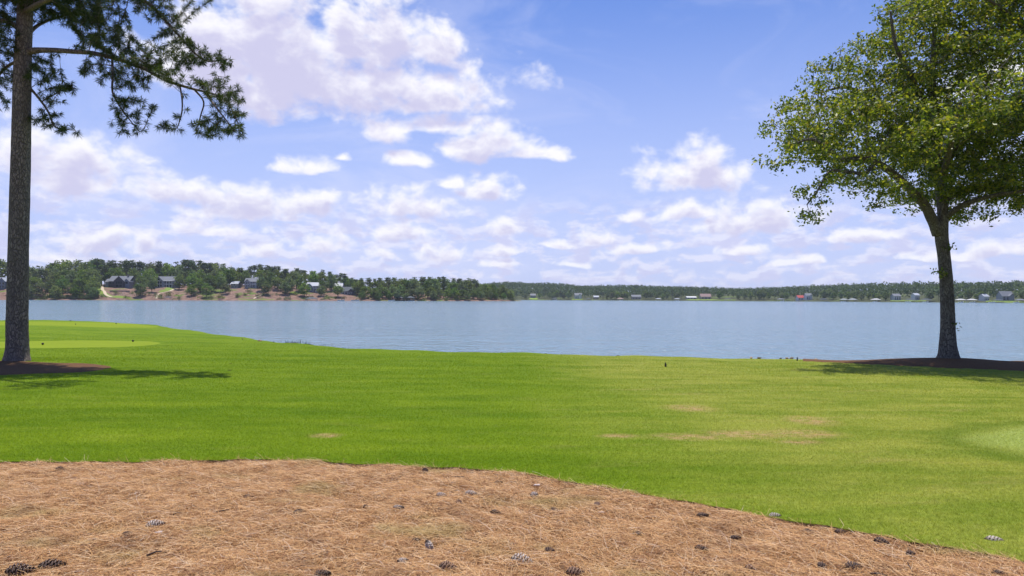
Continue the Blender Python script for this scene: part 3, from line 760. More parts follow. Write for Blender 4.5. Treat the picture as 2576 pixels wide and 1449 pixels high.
link('needle_crown', mesh_np('needle_crown', NV - np.array(pine.location), NF, [MAT_NEEDLE]), pine)
print('pine', len(A), len(ids), len(c))
# dark cones hanging among the needles
def cone_shape(L, Rr, n_scales=46, open_=.5, seed=0):
    """pine cone along +x, lying shape: core plus spiralling scales"""
    rs = random.Random(seed); mb = MB()
    prof = [(0, .30), (.12, .75), (.3, 1.0), (.5, .92), (.7, .70), (.88, .42), (1, .12)]
    o = [Vector((L * (t - .5), 0, 0)) for t, _ in prof]
    mb.tube(o, [Rr * .62 * r for _, r in prof], 8)
    for k in range(n_scales):
        t = (k + .5) / n_scales; a = k * 2.39996; r = np.interp(t, [p for p, _ in prof], [q for _, q in prof]) * Rr
        x = L * (t - .5); e = Vector((0, math.cos(a), math.sin(a))); s_ = Vector((0, -math.sin(a), math.cos(a))); xx = Vector((1, 0, 0))
        w = Rr * .36 * (.5 + r / Rr * .6) * rs.uniform(.85, 1.15); out = r * (1.0 + open_ * .35)
        root = e * (r * .5) + xx * (x - .02 * L)
        tip = e * out + xx * (x + L * .07 * (1.3 - open_))
        th = e * .0 + xx * (Rr * .16)
        mb.add([(root - s_ * w * .4)[:], (root + s_ * w * .4)[:], (tip + s_ * w)[:], (tip + e * Rr * .10)[:], (tip - s_ * w)[:], (root + th - s_ * w * .3)[:], (root + th + s_ * w * .3)[:], (tip + th + s_ * w * .9)[:], (tip + th - s_ * w * .9)[:]],
               [(0, 1, 2, 3, 4), (5, 8, 3, 7, 6), (1, 6, 7, 2), (0, 4, 8, 5), (2, 7, 3), (4, 3, 8)])
    return mb
hang = cone_shape(.085, .026, 26, .3, 3)
hm = bpy.data.meshes.new('cone'); hm.from_pydata(hang.V, [], hang.F); hm.materials.append(MAT_CONEDARK)
sel = rng.choice([i for i in ids if N[i][2] < 9.0], 60, replace=False)
for i in sel:
    o = link('cone', hm, pine, N[i] + np.array([0, 0, -.05]) - np.array(pine.location)); o.rotation_euler = (0, 1.2 + rng.normal() * .3, rng.uniform(0, 6.28))
# ------------------------------------------------------------------ far shores
def pxx(px, Y): return float(at_depth(px, 751, Y)[0])
_S = [(-1500, 470), (-900, 500), (-300, 540), (0, 560), (300, 572), (700, 588), (880, 612), (1100, 645), (1316, 690)]
SX = np.array([pxx(*s) for s in _S]); SY = np.array([s[1] for s in _S], float)
TIPX = SX[-1]
def pen(x, y):
    """height of the wooded point across the water, at left"""
    x = np.asarray(x, float); y = np.asarray(y, float)
    s = np.interp(x, SX, SY) + 3 * np.sin(x * .06) + 1.5 * np.sin(x * .21 + 1)
    dt = (TIPX - x) * .9
    back = s + np.clip((TIPX - x) * 1.6, 0, 330)
    d = np.minimum(np.minimum(y - s, back - y), dt)
    left = np.interp(d, [-30, 0, .6, 5, 10, 20, 40, 62, 120, 200], [-4, -1.05, -.55, .2, 1.8, 4.6, 8.8, 10.6, 14, 15])
    right = np.interp(d, [-30, 0, .6, 6, 30, 100, 200], [-4, -1.05, -.6, .1, 2.2, 6, 8])
    w = np.clip((x + 205) / 85, 0, 1)
    n = (np.sin(x * .13 + 2) * np.sin(y * .17) + .6 * np.sin(x * .31 + y * .2)) * np.clip(d / 25, 0, 1) * .8
    return left * (1 - w) + right * w + n
_H = [(-2600, 1500), (-900, 1330), (10, 1180), (250, 1100), (398, 960), (448, 800), (510, 680), (700, 520), (1000, 380), (1800, 220)]
HX = np.array([h[0] for h in _H], float); HY = np.array([h[1] for h in _H], float)
def hillamp(x): return np.interp(x, [-2600, -300, 18, 140, 250, 330, 398, 450, 520, 800, 1500], [24, 24, 22, 19, 17, 11, 8, 9, 13, 16, 18])
def far(x, y):
    x = np.asarray(x, float); y = np.asarray(y, float)
    s = np.interp(x, HX, HY); d = (y - s) * np.where(x > 398, .62, .95)
    a = hillamp(x) * (1 + .12 * np.sin(x * .021 + 1) + .08 * np.sin(x * .057 + y * .01))
    return np.interp(d, [-40, 0, 1, 12, 40, 100, 200, 330, 900], [-4, -1.05, -.5, .4, 1, 1, 1, 1, 1]) + a * np.interp(d, [0, 20, 90, 200, 330, 900], [0, .04, .3, .75, 1, 1.05])
def hit_on(fn, px, py, y0, y1):
    d = ray(px, py); d = d / d[1]; y = y0
    while y < y1:
        p = EYE + d * y
        if p[2] <= fn(p[0], p[1]): break
        y += .5
    return EYE + d * y
def hill_mat(name, soil, soil2, grass, gscale, glo, ghi):
    m, T_ = newmat(name); pos = T_.n('ShaderNodeNewGeometry').outputs['Position']
    c = T_.mix(T_.ss(T_.noise(pos, .25, 6, .7), .35, .65), soil, soil2)
    c = T_.mix(T_.ss(T_.noise(pos, 2.0, 5, .7), .45, .7, 0, .6), c, tuple(np.array(soil2) * 1.5))
    c = T_.mix(T_.ss(T_.noise(T_.v('MULTIPLY', pos, (1, 1.4, 2)), gscale, 5, .6), glo, ghi), c, grass)
    b = T_.n('ShaderNodeBsdfPrincipled', {'Base Color': c, 'Roughness': .95, 'Specular IOR Level': .1})
    return finish(m, T_, b.outputs[0])
MAT_BANK = hill_mat('pine_straw_bank', (.13, .080, .060), (.255, .165, .128), (.12, .17, .035), .055, .55, .62)
MAT_HILL = hill_mat('forest_floor', (.05, .06, .03), (.09, .10, .045), (.15, .21, .05), .02, .58, .66)
hx = np.arange(-880, TIPX + 14, 4.0); hy = np.arange(455, 960, 3.5)
A_, B_ = np.meshgrid(hx, hy)
tag(link('hillside', mesh_np('hillside', np.stack([A_, B_, pen(A_, B_)], -1).reshape(-1, 3), grid_faces(len(hy), len(hx)), [MAT_BANK], True)), 'wooded hillside point with bare reddish banks across the water at left', kind='structure')
hx = np.concatenate([np.arange(-2500, -100, 100.), np.arange(-100, 800, 8.), np.arange(800, 1800, 60.)]); hy = np.concatenate([np.arange(200, 600, 20.), np.arange(600, 1500, 8.), np.arange(1500, 2700, 60.)])
A_, B_ = np.meshgrid(hx, hy)
tag(link('hills', mesh_np('hills', np.stack([A_, B_, far(A_, B_)], -1).reshape(-1, 3), grid_faces(len(hy), len(hx)), [MAT_HILL], True)), 'low forested hills along the far shore', kind='structure')

# paths and small lawns on the left bank
def ribbon(name, fn, pts, width, mat, lift, label, y0=540, y1=760):
    P = np.array([hit_on(fn, px, py, y0, y1) for px, py in pts])
    o, w = smooth_path(P, width if hasattr(width, '__len__') else [width] * len(P), 8); o = np.array(o); w = np.array(w)
    t = np.gradient(o[:, :2], axis=0); t /= np.linalg.norm(t, axis=1, keepdims=True) + 1e-9
    nr = np.stack([-t[:, 1], t[:, 0]], 1)
    rows = []
    for k in np.linspace(-.5, .5, 5):
        q = o[:, :2] + nr * (w * k)[:, None]; rows.append(np.stack([q[:, 0], q[:, 1], fn(q[:, 0], q[:, 1]) + lift], 1))
    V = np.stack(rows, 1)
    return tag(link(name, mesh_np(name, V.reshape(-1, 3), grid_faces(len(o), 5), [mat], True)), label, kind='structure')
MAT_PATH = plain('pale_gravel_path', (.52, .43, .31), .95, .15, .8)
MAT_FARGRASS = plain('bank_grass', (.17, .24, .035), .95, .3, .6)
ribbon('path', pen, [(256.5, 716), (257, 724), (262, 733), (265, 740), (272, 745), (281, 748)], 2.2, MAT_PATH, .25, 'pale winding path down the bank left of the dark gabled house')
ribbon('path', pen, [(446, 727), (425, 733), (404, 738), (396, 744), (393, 752)], 1.7, MAT_PATH, .25, 'pale path below the white lodge')
ribbon('path', pen, [(678, 740), (660, 742), (648, 747), (638, 752)], 1.7, MAT_PATH, .25, 'pale path curving up the middle of the bank')
ribbon('bank_grass_ground', pen, [(402, 733), (420, 730), (440, 726)], 6, MAT_FARGRASS, .12, 'bright grass slope below the white lodge')
ribbon('bank_grass_ground', pen, [(253, 716), (254, 728), (268, 744), (296, 747), (330, 750)], [3, 5, 7, 6, 3], MAT_FARGRASS, .12, 'grass strip beside the winding path')
ribbon('bank_grass_ground', pen, [(600, 753), (640, 754), (690, 754)], 2.5, MAT_FARGRASS, .12, 'grass strip at the water below the small gabled house')
ribbon('bank_grass_ground', pen, [(508, 753), (530, 754), (548, 754)], 2.5, MAT_FARGRASS, .12, 'short grass strip at the foot of the bank')

# ---- houses
def hm_(name, c, r=.7, n=.08): return plain(name, c, r, n, .7)
MAT_ROOF_SLATE = hm_('slate_roof', (.17, .18, .20)); MAT_ROOF_LIGHT = hm_('pale_metal_roof', (.38, .40, .44), .45); MAT_ROOF_DARK = hm_('dark_roof', (.06, .075, .09))
MAT_ROOF_RED = hm_('red_roof', (.42, .07, .06)); MAT_ROOF_PINK = hm_('brown_pink_roof', (.30, .20, .18))
MAT_W_DARK = hm_('dark_timber_wall', (.055, .055, .065)); MAT_W_BLUE = hm_('blue_grey_wall', (.16, .19, .23)); MAT_W_WHITE = hm_('white_wall', (.50, .50, .49)); MAT_W_TAN = hm_('tan_wall', (.34, .30, .24)); MAT_W_GREY = hm_('grey_wall', (.27, .28, .30))
MAT_TRIM = hm_('white_trim', (.78, .78, .78)); MAT_STONE = hm_('stone', (.26, .22, .19), .9, .3); MAT_GLASS = plain('window_glass', (.02, .025, .03), .08, .1, 1, spec=.8)
MAT_DOCKWOOD = hm_('dock_wood', (.26, .24, .21)); MAT_HULL = hm_('white_hull', (.55, .55, .54), .3); MAT_CANVAS = hm_('dark_canvas', (.03, .035, .05))

def gable(mb, x0, x1, y0, y1, z0, z1, axis, over=.4, th=.22, mi=0):
    """two roof slabs"""
    if axis == 'x':
        ym = (y0 + y1) / 2
        for ya, yb in ((y0, ym), (y1, ym)):
            s = (z1 - z0) / (yb - ya); yo = ya - math.copysign(over, yb - ya); zo = z0 - abs(s) * over
            mb.prism([(x0 - over, yo, zo), (x0 - over, yb, z1), (x0 - over, yb, z1 + th), (x0 - over, yo, zo + th)], (x1 - x0 + 2 * over, 0, 0), mi)
    else:
        xm = (x0 + x1) / 2
        for xa, xb in ((x0, xm), (x1, xm)):
            s = (z1 - z0) / (xb - xa); xo = xa - math.copysign(over, xb - xa); zo = z0 - abs(s) * over
            mb.prism([(xo, y0 - over, zo), (xb, y0 - over, z1), (xb, y0 - over, z1 + th), (xo, y0 - over, zo + th)], (0, y1 - y0 + over, 0), mi)
def house(label, px, base_py, Y, fn, w, dep, wall_h, roof_h, wall_m, roof_m, gables=(), windows=(), porch=None, chimney=None, name='house', cat='house', rz=0.0, wing=None, foot=1.2, group=None, trim=True):
    p = at_depth(px, base_py, Y); z = float(fn(p[0], p[1]))
    r = thing(name, label, cat, (p[0], p[1], z), rz, group)
    x0, x1 = -w / 2, w / 2
    mb = MB(); mb.box(x0, x1, 0, dep, -foot, wall_h)
    mb.prism([(x0, 0, wall_h), (x0, dep, wall_h), (x0, dep / 2, wall_h + roof_h)], (w, 0, 0))
    mb.build('wall', wall_m, r)
    rf = MB(); gable(rf, x0, x1, 0, dep, wall_h + .03, wall_h + roof_h + .03, 'x', .6); roof = rf.build('roof', roof_m, r)
    for gx, gw, gh, gp, gm in gables:      # projecting front gables: centre x, width, wall height, projection, material
        g = MB(); g.box(gx - gw / 2, gx + gw / 2, -gp, dep * .45, -foot, gh)
        gr = gw * .48
        g.prism([(gx - gw / 2, -gp, gh), (gx + gw / 2, -gp, gh), (gx, -gp, gh + gr)], (0, dep * .45 + gp, 0))
        g.build('front_gable', gm, r)
        f = MB(); gable(f, gx - gw / 2, gx + gw / 2, -gp, dep * .5, gh + .05, gh + gr + .05, 'y', .5); f.build('gable_roof', roof_m, r)
    for wx, wz, ww, wh, wy in windows:
        fr = MB(); fr.box(wx - ww / 2 - .12, wx + ww / 2 + .12, wy - .06, wy + .05, wz - .12, wz + wh + .12)
        f = fr.build('window', MAT_TRIM if trim else wall_m, r)
        pn = MB(); pn.box(wx - ww / 2, wx + ww / 2, wy - .09, wy - .063, wz, wz + wh); pn.build('pane', MAT_GLASS, f)
    if porch:
        pa, pb, pz, ph, pd, n = porch
        d = MB(); d.box(pa, pb, -pd, -.02, pz - .3, pz); d.build('deck', MAT_TRIM, r)
        for i in range(n):
            x = pa + .15 + (pb - pa - .3) * i / (n - 1)
            q = MB(); q.box(x - .14, x + .14, -pd, -pd + .28, -foot, pz + ph); q.build('porch_post', MAT_TRIM, r)
        q = MB(); q.box(pa, pb, -pd - .02, -pd + .06, pz + .85, pz + 1.0); q.box(pa, pb, -pd - .02, -pd + .06, pz + .4, pz + .46); q.build('railing', MAT_TRIM, r)
        q = MB(); q.prism([(pa - .2, -pd - .3, pz + ph), (pa - .2, .2, pz + ph + .8), (pa - .2, .2, pz + ph + 1.0), (pa - .2, -pd - .3, pz + ph + .2)], (pb - pa + .4, 0, 0)); q.build('porch_roof', roof_m, r)
    if chimney:
        cx, cy, ch = chimney
        q = MB(); q.box(cx - .7, cx + .7, cy - .6, cy + .6, wall_h, wall_h + roof_h + ch); q.box(cx - .85, cx + .85, cy - .75, cy + .75, wall_h + roof_h + ch, wall_h + roof_h + ch + .25); q.build('chimney', MAT_STONE, roof)
    if wing:
        wa, wb, wh, wd = wing
        q = MB(); q.box(wa, wb, 1.0, 1.0 + wd, -foot, wh); q.prism([(wa, 1.0, wh), (wa, 1 + wd, wh), (wa, 1 + wd / 2, wh + wd * .35)], (wb - wa, 0, 0)); q.build('side_wing', MAT_W_BLUE, r)
        f = MB(); gable(f, wa, wb, 1.0, 1.0 + wd, wh + .03, wh + wd * .35 + .03, 'x', .4); f.build('wing_roof', roof_m, r)
    return r
HOUSES = []     # px range and depth kept clear of trees
def keep(px0, px1, Y, clear=.75): HOUSES.append((px0, px1, Y)); CLEAR[(px0, px1, Y)] = clear
CLEAR = {}
house('dark timber house with a big front gable and grey slate roof on the left bank', 299, 729, 622, pen, 19, 12, 5.6, 4.6, MAT_W_DARK, MAT_ROOF_SLATE, [(1.5, 9.5, 5.4, 2.5, MAT_W_DARK), (7.6, 5.0, 5.2, 1.2, MAT_W_BLUE)],
      [(-7.5, 3.2, 1.3, 1.6, 0), (-5.2, 3.2, 1.3, 1.6, 0), (-.5, 3.0, 1.6, 2.2, -2.5), (1.5, 3.0, 1.6, 2.2, -2.5), (3.5, 3.0, 1.6, 2.2, -2.5), (7.6, 3.2, 1.8, 1.6, -1.2), (0, .2, 2.2, 2.1, -2.5), (3, .2, 2.2, 2.1, -2.5)], None, (5.4, 5.5, 1.3), wing=(-13.2, -9.5, 4.8, 8), foot=3.0, trim=False); keep(256, 336, 622, .98)
house('white trimmed lodge with a glazed gable and a long porch on the left bank', 412, 720, 628, pen, 18, 11, 6.0, 4.2, MAT_W_BLUE, MAT_ROOF_SLATE, [(-3.2, 8.0, 6.0, 3.0, MAT_W_GREY)],
      [(-5.3, .6, 1.8, 2.3, -3), (-3.2, .6, 1.8, 2.3, -3), (-1.1, .6, 1.8, 2.3, -3), (-5.3, 3.4, 1.8, 2.4, -3), (-3.2, 3.4, 1.8, 2.4, -3), (-1.1, 3.4, 1.8, 2.4, -3), (-3.2, 6.6, 2.2, 1.6, -3), (3.0, .5, 2.2, 2.2, 0), (6.2, .5, 2.2, 2.2, 0), (3.0, 3.5, 2.2, 2.0, 0), (6.2, 3.5, 2.2, 2.0, 0)],
      (1.2, 8.8, 3.0, 2.8, 2.6, 4), None, wing=(-11.5, -9.0, 4.4, 7), foot=3.0); keep(384, 440, 628, .96)
house('small blue grey house with a front gable and white porch posts behind bank trees', 631, 716, 634, pen, 11.5, 9, 5.2, 3.4, MAT_W_BLUE, MAT_ROOF_SLATE, [(-2.4, 4.6, 5.3, 2.4, MAT_W_GREY)],
      [(-3.2, .6, 1.2, 2.0, -2.4), (-1.6, .6, 1.2, 2.0, -2.4), (-3.2, 3.2, 1.2, 1.8, -2.4), (-1.6, 3.2, 1.2, 1.8, -2.4), (2.4, .6, 3.0, 2.0, 0), (2.4, 3.3, 3.0, 1.6, 0)], (.2, 5.6, 2.8, 2.5, 2.2, 4), None, foot=3.0); keep(606, 652, 634, .92)
house('plain grey two storey house with a pale roof left of the small gabled house', 590, 716, 640, pen, 6.5, 8, 4.6, 2.2, MAT_W_GREY, MAT_ROOF_LIGHT, (), [(-1.4, .8, 1.0, 1.6, 0), (1.3, .8, 1.0, 1.6, 0), (0, 3.0, 1.6, 1.2, 0)], None, None, foot=3.0); keep(583, 600, 640)
house('grey house with a pale metal roof half hidden in the trees of the left shore', 788, 724, 636, pen, 13, 9, 5.0, 3.4, MAT_W_GREY, MAT_ROOF_LIGHT, [(-3.0, 5.0, 5.0, 2.2, MAT_W_BLUE)], [(-3, .8, 2.4, 1.8, -2.2), (-3, 3.3, 2.4, 1.4, -2.2), (3, .8, 3.2, 1.8, 0)], (.2, 6, 2.6, 2.4, 2, 3), None, foot=2.0); keep(772, 806, 636)
house('white gable walled house deep among the trees of the left shore', 850, 720, 660, pen, 8, 8, 5.5, 3.2, MAT_W_WHITE, MAT_ROOF_LIGHT, (), [(-1.5, 3.2, 1.2, 1.4, 0), (1.5, 3.2, 1.2, 1.4, 0)], None, None, foot=2.0); keep(843, 857, 660)
house('low house with a dark slate roof near the two covered docks', 874, 736, 642, pen, 13, 9, 3.8, 3.6, MAT_W_GREY, MAT_ROOF_DARK, [(3.6, 4.2, 3.6, 2, MAT_W_DARK)], [(-4, .8, 1.6, 1.6, 0), (-1.2, .8, 1.6, 1.6, 0), (3.6, .8, 1.8, 1.7, -2)], None, None, foot=2.0); keep(857, 892, 642, .95)
house('grey house with a white gable roof at the left edge behind the pine', 2, 742, 592, pen, 14, 10, 6.5, 3.0, MAT_W_BLUE, MAT_ROOF_LIGHT, [(2.2, 6.0, 6.3, 2.2, MAT_W_BLUE)], [(.8, .6, 1.6, 2.0, -2.2), (3.6, .6, 1.6, 2.0, -2.2), (.8, 3.6, 1.6, 1.8, -2.2), (3.6, 3.6, 1.6, 1.8, -2.2), (-4, .6, 2, 2, 0), (-4, 3.6, 2, 1.8, 0)], None, None, foot=2.5); keep(-30, 26, 592, .95)
# retaining wall under the dark house, rubble slope below it
p0 = hit_on(pen, 300, 733, 560, 700)
mb = MB()
for i in range(26):
    for k in range(3):
        x = -8.2 + i * .66 + (k % 2) * .3; mb.box(x, x + .62, -.3 + rng.uniform(-.05, .05), .3, k * .42 - .5, k * .42 - .1 + rng.uniform(-.03, .03))
tag(mb.build('stone_wall', MAT_STONE, loc=tuple(p0)), 'low stone retaining wall below the dark gabled house', 'wall')
def rock_mesh(seed, sx=1, sy=.8, sz=.55, sub=2):
    import bmesh
    bm = bmesh.new(); bmesh.ops.create_icosphere(bm, subdivisions=sub, radius=.5); rs = np.random.default_rng(seed)
    k = rs.normal(size=(7, 3)); ph = rs.uniform(0, 6.28, 7)
    cuts = [(Vector(rs.normal(size=3)).normalized(), rs.uniform(.26, .42)) for _ in range(7)]
    for v in bm.verts:
        n = v.co.normalized(); d = 1 + .09 * sum(math.sin(2.6 * Vector(k[j]).dot(n) + ph[j]) for j in range(7)) / 2
        v.co = v.co * d
        for cn, cd in cuts:
            e = v.co.dot(cn) - cd
            if e > 0: v.co -= cn * e
        v.co = Vector((v.co.x * sx, v.co.y * sy, v.co.z * sz))
    me = bpy.data.meshes.new('rock'); bm.to_mesh(me); bm.free(); return me
MAT_ROCK = plain('grey_brown_rock', (.17, .14, .12), .9, .45, 9, bump=.6); MAT_ROCKT = plain('tan_rock', (.40, .27, .18), .9, .35, 9, bump=.6); MAT_ROCKD = plain('dark_wet_rock', (.055, .05, .048), .7, .4, 9, bump=.6)
V = []; Fq = []; k0 = 0
rm = [rock_mesh(40 + i, 1, .8, .7, 1) for i in range(4)]
rmv = [(np.array([v.co[:] for v in m.vertices]), np.array([p.vertices[:] for p in m.polygons])) for m in rm]
for i in range(170):
    px = rng.uniform(270, 336); py = rng.uniform(735, 750)
    p = hit_on(pen, px, py, 560, 640); v, f = rmv[i % 4]; s = rng.uniform(.5, 1.3)
    V.append(v * s + p); Fq.append(f + k0); k0 += len(v)
tag(link('riprap', mesh_np('riprap', np.concatenate(V), np.concatenate(Fq), [plain('riprap_stone', (.36, .29, .23), .95, .4, .8)])), 'pale rubble rock slope below the dark gabled house', kind='stuff')
for m in rm: bpy.data.meshes.remove(m)

# ---- docks and boats
def dock(label, px, Y, w, dep, roof_m, fn_shore=None, h=3.0, name='boat_dock', group='covered boat docks', roofed=True):
    p = at_depth(px, 751, Y)
    r = thing(name, label, 'boat dock', (p[0], Y, WATER), 0, group)
    d = MB(); d.box(-w / 2, -w / 2 + 1.2, -dep, 0, .35, .55); d.box(w / 2 - 1.2, w / 2, -dep, 0, .35, .55); d.box(-w / 2, w / 2, -.02, 1.6, .36, .56); d.build('deck', MAT_DOCKWOOD, r)
    for sx_ in (-1, 1):
        for sy_ in (-dep + .15, -dep / 2, -.2):
            q = MB(); q.tube([(sx_ * (w / 2 - .12), sy_, -1.5), (sx_ * (w / 2 - .12), sy_, h if roofed else 1.2)], .11, 6); q.build('post', MAT_DOCKWOOD, r)
    if roofed:
        q = MB(); z0 = h; o = .5
        q.add([(-w / 2 - o, -dep - o, z0), (w / 2 + o, -dep - o, z0), (w / 2 + o, .6, z0), (-w / 2 - o, .6, z0), (-w / 2 + w * .3, -dep / 2, z0 + w * .16), (w / 2 - w * .3, -dep / 2, z0 + w * .16), ],
              [(0, 1, 5, 4), (1, 2, 5), (2, 3, 4, 5), (3, 0, 4), (3, 2, 1, 0)]); q.build('roof', roof_m, r)
    return r
hullm = None
def boat(label, px, Y, L=6.5, rz=0.0, canopy=True, dx=0.0):
    p = at_depth(px, 751, Y)
    r = thing('motorboat', label, 'boat', (p[0] + dx, Y, WATER), rz, 'boats moored along the shore')
    mb = MB(); sec = []
    for t, b, z0, z1 in ((0, .9, -.2, .75), (.35, 1.15, -.25, .8), (.7, .95, -.2, .95), (.9, .45, .1, 1.1), (1, .03, .6, 1.2)):
        x = -L / 2 + L * t; sec.append([(x, -b, z1), (x, -b * .8, z0 + .2), (x, 0, z0), (x, b * .8, z0 + .2), (x, b, z1)])
    Vv = [v for s in sec for v in s]; Ff = []
    for i in range(4):
        for j in range(4): Ff.append((i * 5 + j, i * 5 + j + 1, i * 5 + j + 6, i * 5 + j + 5))
        Ff.append((i * 5 + 4, i * 5, i * 5 + 5, i * 5 + 9))
    Ff.append((0, 1, 2, 3, 4)); mb.add(Vv, Ff); mb.build('hull', MAT_HULL, r)
    q = MB(); q.prism([(.3, -.8, .8), (.9, -.7, .8), (.5, -.75, 1.4)], (0, 1.5, 0)); q.build('windscreen', MAT_GLASS, r)
    if canopy:
        q = MB(); q.box(-1.9, .5, -1.0, 1.0, 2.05, 2.15)
        for x in (-1.8, .4):
            for y in (-.95, .95): q.tube([(x, y, .7), (x, y, 2.06)], .03, 4)
        q.build('canopy', MAT_CANVAS, r)
    return r
dock('dark roofed dock, left one of the pair on the left shore', 1005, 636, 8.5, 7, MAT_ROOF_DARK)
dock('dark roofed dock, right one of the pair on the left shore', 1031, 638, 9, 7, MAT_ROOF_DARK)
boat('white boat under the left roof of the paired docks', 1005, 634, 6.5, 0, False); boat('white boat under the right roof of the paired docks', 1031, 636, 7, 0, False)
boat('boat with a dark canopy moored below the slate roofed house', 858, 604, 6.5, .1); boat('pale pontoon boat moored left of the paired docks', 894, 610, 7.5, 0); boat('white boat by the shore between canopy boats and paired docks', 985, 625, 6, .2, False)
dock('small dark boathouse on the water below the white lodge', 427, 572, 4.2, 5, MAT_ROOF_DARK, h=2.6); dock('low dark dock below the half hidden grey house', 786, 592, 9, 5, MAT_ROOF_DARK, h=1.8)
dock('open low dock below the dark gabled house', 312, 566, 8, 4, MAT_DOCKWOOD, roofed=False)

def shoreY(px):
    best = None
    for Y in np.arange(560, 1300, 4.0):
        if float(far(pxx(px, Y), Y)) > WATER + .1: return Y
    return 1200.0
def fhouse(label, px, w, wall, roof, wh=4.5, rh=2.8, back=16, gab=False, nwin=3):
    Y = shoreY(px) + back
    house(label, px, 755, Y, far, w, 9, wh, rh, wall, roof, [(w * .22, w * .4, wh, 2, wall)] if gab else (), [(-w / 2 + w * (i + .5) / nwin, 1.0, w / nwin * .55, 1.5, 0) for i in range(nwin)] + [(-w / 2 + w * (i + .5) / nwin, 3.2, w / nwin * .45, 1.0, 0) for i in range(nwin) if wh > 4.8], None, None, foot=2.5, trim=False)
    keep(px - w / 2 / Y * FPX - 2, px + w / 2 / Y * FPX + 2, Y)
fhouse('small grey house above a bright lawn just right of the wooded point', 1341, 9, MAT_W_GREY, MAT_ROOF_SLATE, back=30)
fhouse('white house with a grey gable roof, first white one right of the wooded point', 1455, 12, MAT_W_WHITE, MAT_ROOF_SLATE, 6.5, 3.5, 18, True)
fhouse('tan house under big trees on the far middle shore', 1601, 15, MAT_W_TAN, MAT_ROOF_SLATE, 4.5, 3, 14)
fhouse('long low house with a bright white roof on the far shore', 1740, 15, MAT_W_GREY, hm_('bright_roof', (.62, .62, .62)), 3, 1.6, 16)
fhouse('house with a brownish pink roof beside the white roofed one', 1776, 16, MAT_W_TAN, MAT_ROOF_PINK, 4.2, 4.2, 20)
fhouse('white house with a red roof at the water on the far right shore', 2018, 11, MAT_W_WHITE, MAT_ROOF_RED, 3.6, 3.2, 8)
fhouse('tall white gabled house right behind the red roofed one', 2036, 8, MAT_W_WHITE, MAT_ROOF_SLATE, 6.2, 3.0, 12, True)
fhouse('white house under trees left of the big oak trunk', 2258, 8, MAT_W_WHITE, MAT_ROOF_SLATE, 5.2, 2.6, 14)
fhouse('white cottage partly behind trees next to the big oak trunk', 2308, 5, MAT_W_WHITE, MAT_ROOF_LIGHT, 6.0, 2.2, 18)
fhouse('white gabled cottage on the shore right of the big oak trunk', 2482, 5, MAT_W_WHITE, MAT_ROOF_LIGHT, 4.8, 2.6, 10)
fhouse('grey house with a steep roof near the right edge', 2536, 12, MAT_W_GREY, MAT_ROOF_SLATE, 5.0, 4.8, 14, True)
fhouse('small tan house between the wooded point and the far middle shore', 1500, 8, MAT_W_TAN, MAT_ROOF_LIGHT, 3.6, 2.2, 12)
for i, (px, w, m, txt) in enumerate([(1395, 8, MAT_ROOF_DARK, 'right of the bright far lawn'), (1480, 8, MAT_ROOF_DARK, 'below the first white far house'), (1560, 10, MAT_ROOF_PINK, 'brown roofed, left of the tan house'), (1655, 8, MAT_ROOF_LIGHT, 'pale roofed, right of the tan house'), (1702, 8, MAT_ROOF_LIGHT, 'left of the white roofed house'),
      (1830, 9, MAT_ROOF_DARK, 'right of the pink roofed house'), (1962, 9, MAT_ROOF_SLATE, 'grey roofed, left of the red roofed house'), (2070, 9, MAT_ROOF_DARK, 'right of the red roofed house'), (2120, 7, MAT_ROOF_LIGHT, 'pale roofed, on the open far shore'), (2142, 8, MAT_ROOF_LIGHT, 'pale roofed, in the cove of the far shore'),
      (2200, 9, MAT_W_WHITE, 'white roofed, standing off the far right shore'), (2287, 9, MAT_ROOF_DARK, 'between the two white houses by the oak trunk'), (2326, 9, MAT_ROOF_DARK, 'just left of the oak trunk'), (2412, 8, MAT_W_WHITE, 'white roofed, just right of the oak trunk'), (2440, 8, MAT_W_WHITE, 'white roofed, second right of the oak trunk'),
      (2505, 7, MAT_ROOF_DARK, 'beside the white cottage'), (2562, 8, MAT_ROOF_SLATE, 'at the right edge of the photo')]):
    Y = shoreY(px) - 6
    dock('small covered dock ' + txt, px, Y, w, 6, m, h=2.8)
    if i % 2 == 0 or px > 2190: boat('small white boat at the covered dock ' + txt, px, Y - 8, 6, rng.uniform(-.3, .3), False, rng.uniform(-4, 4))
MAT_LAWNFAR = plain('far_lawn_grass', (.20, .29, .04), .95, .2, .3)
def far_lawn(px0, px1, y_in, y_out, label):
    rows = []
    for t in np.linspace(0, 1, 5):
        r_ = []
        for px in np.linspace(px0, px1, 14):
            Y = shoreY(px) + y_in + (y_out - y_in) * t; x = pxx(px, Y); r_.append((x, Y, float(far(x, Y)) + .25))
        rows.append(r_)
    tag(link('lawn', mesh_np('lawn', np.array(rows).reshape(-1, 3), grid_faces(5, 14), [MAT_LAWNFAR], True)), label, kind='structure')
    keep(px0, px1, shoreY((px0 + px1) / 2) + y_out)
far_lawn(1332, 1352, 2, 26, 'bright shore lawn just right of the wooded point'); far_lawn(1438, 1466, 2, 14, 'lawn before the first white far house'); far_lawn(1726, 1800, 2, 14, 'shore lawn before the white and pink roofed houses'); far_lawn(1800, 1850, 1, 8, 'sandy lawn strip right of the pink roofed house')
far_lawn(2240, 2330, 2, 9, 'shore lawn left of the oak trunk'); far_lawn(2480, 2550, 1, 7, 'shore lawn near the right edge')

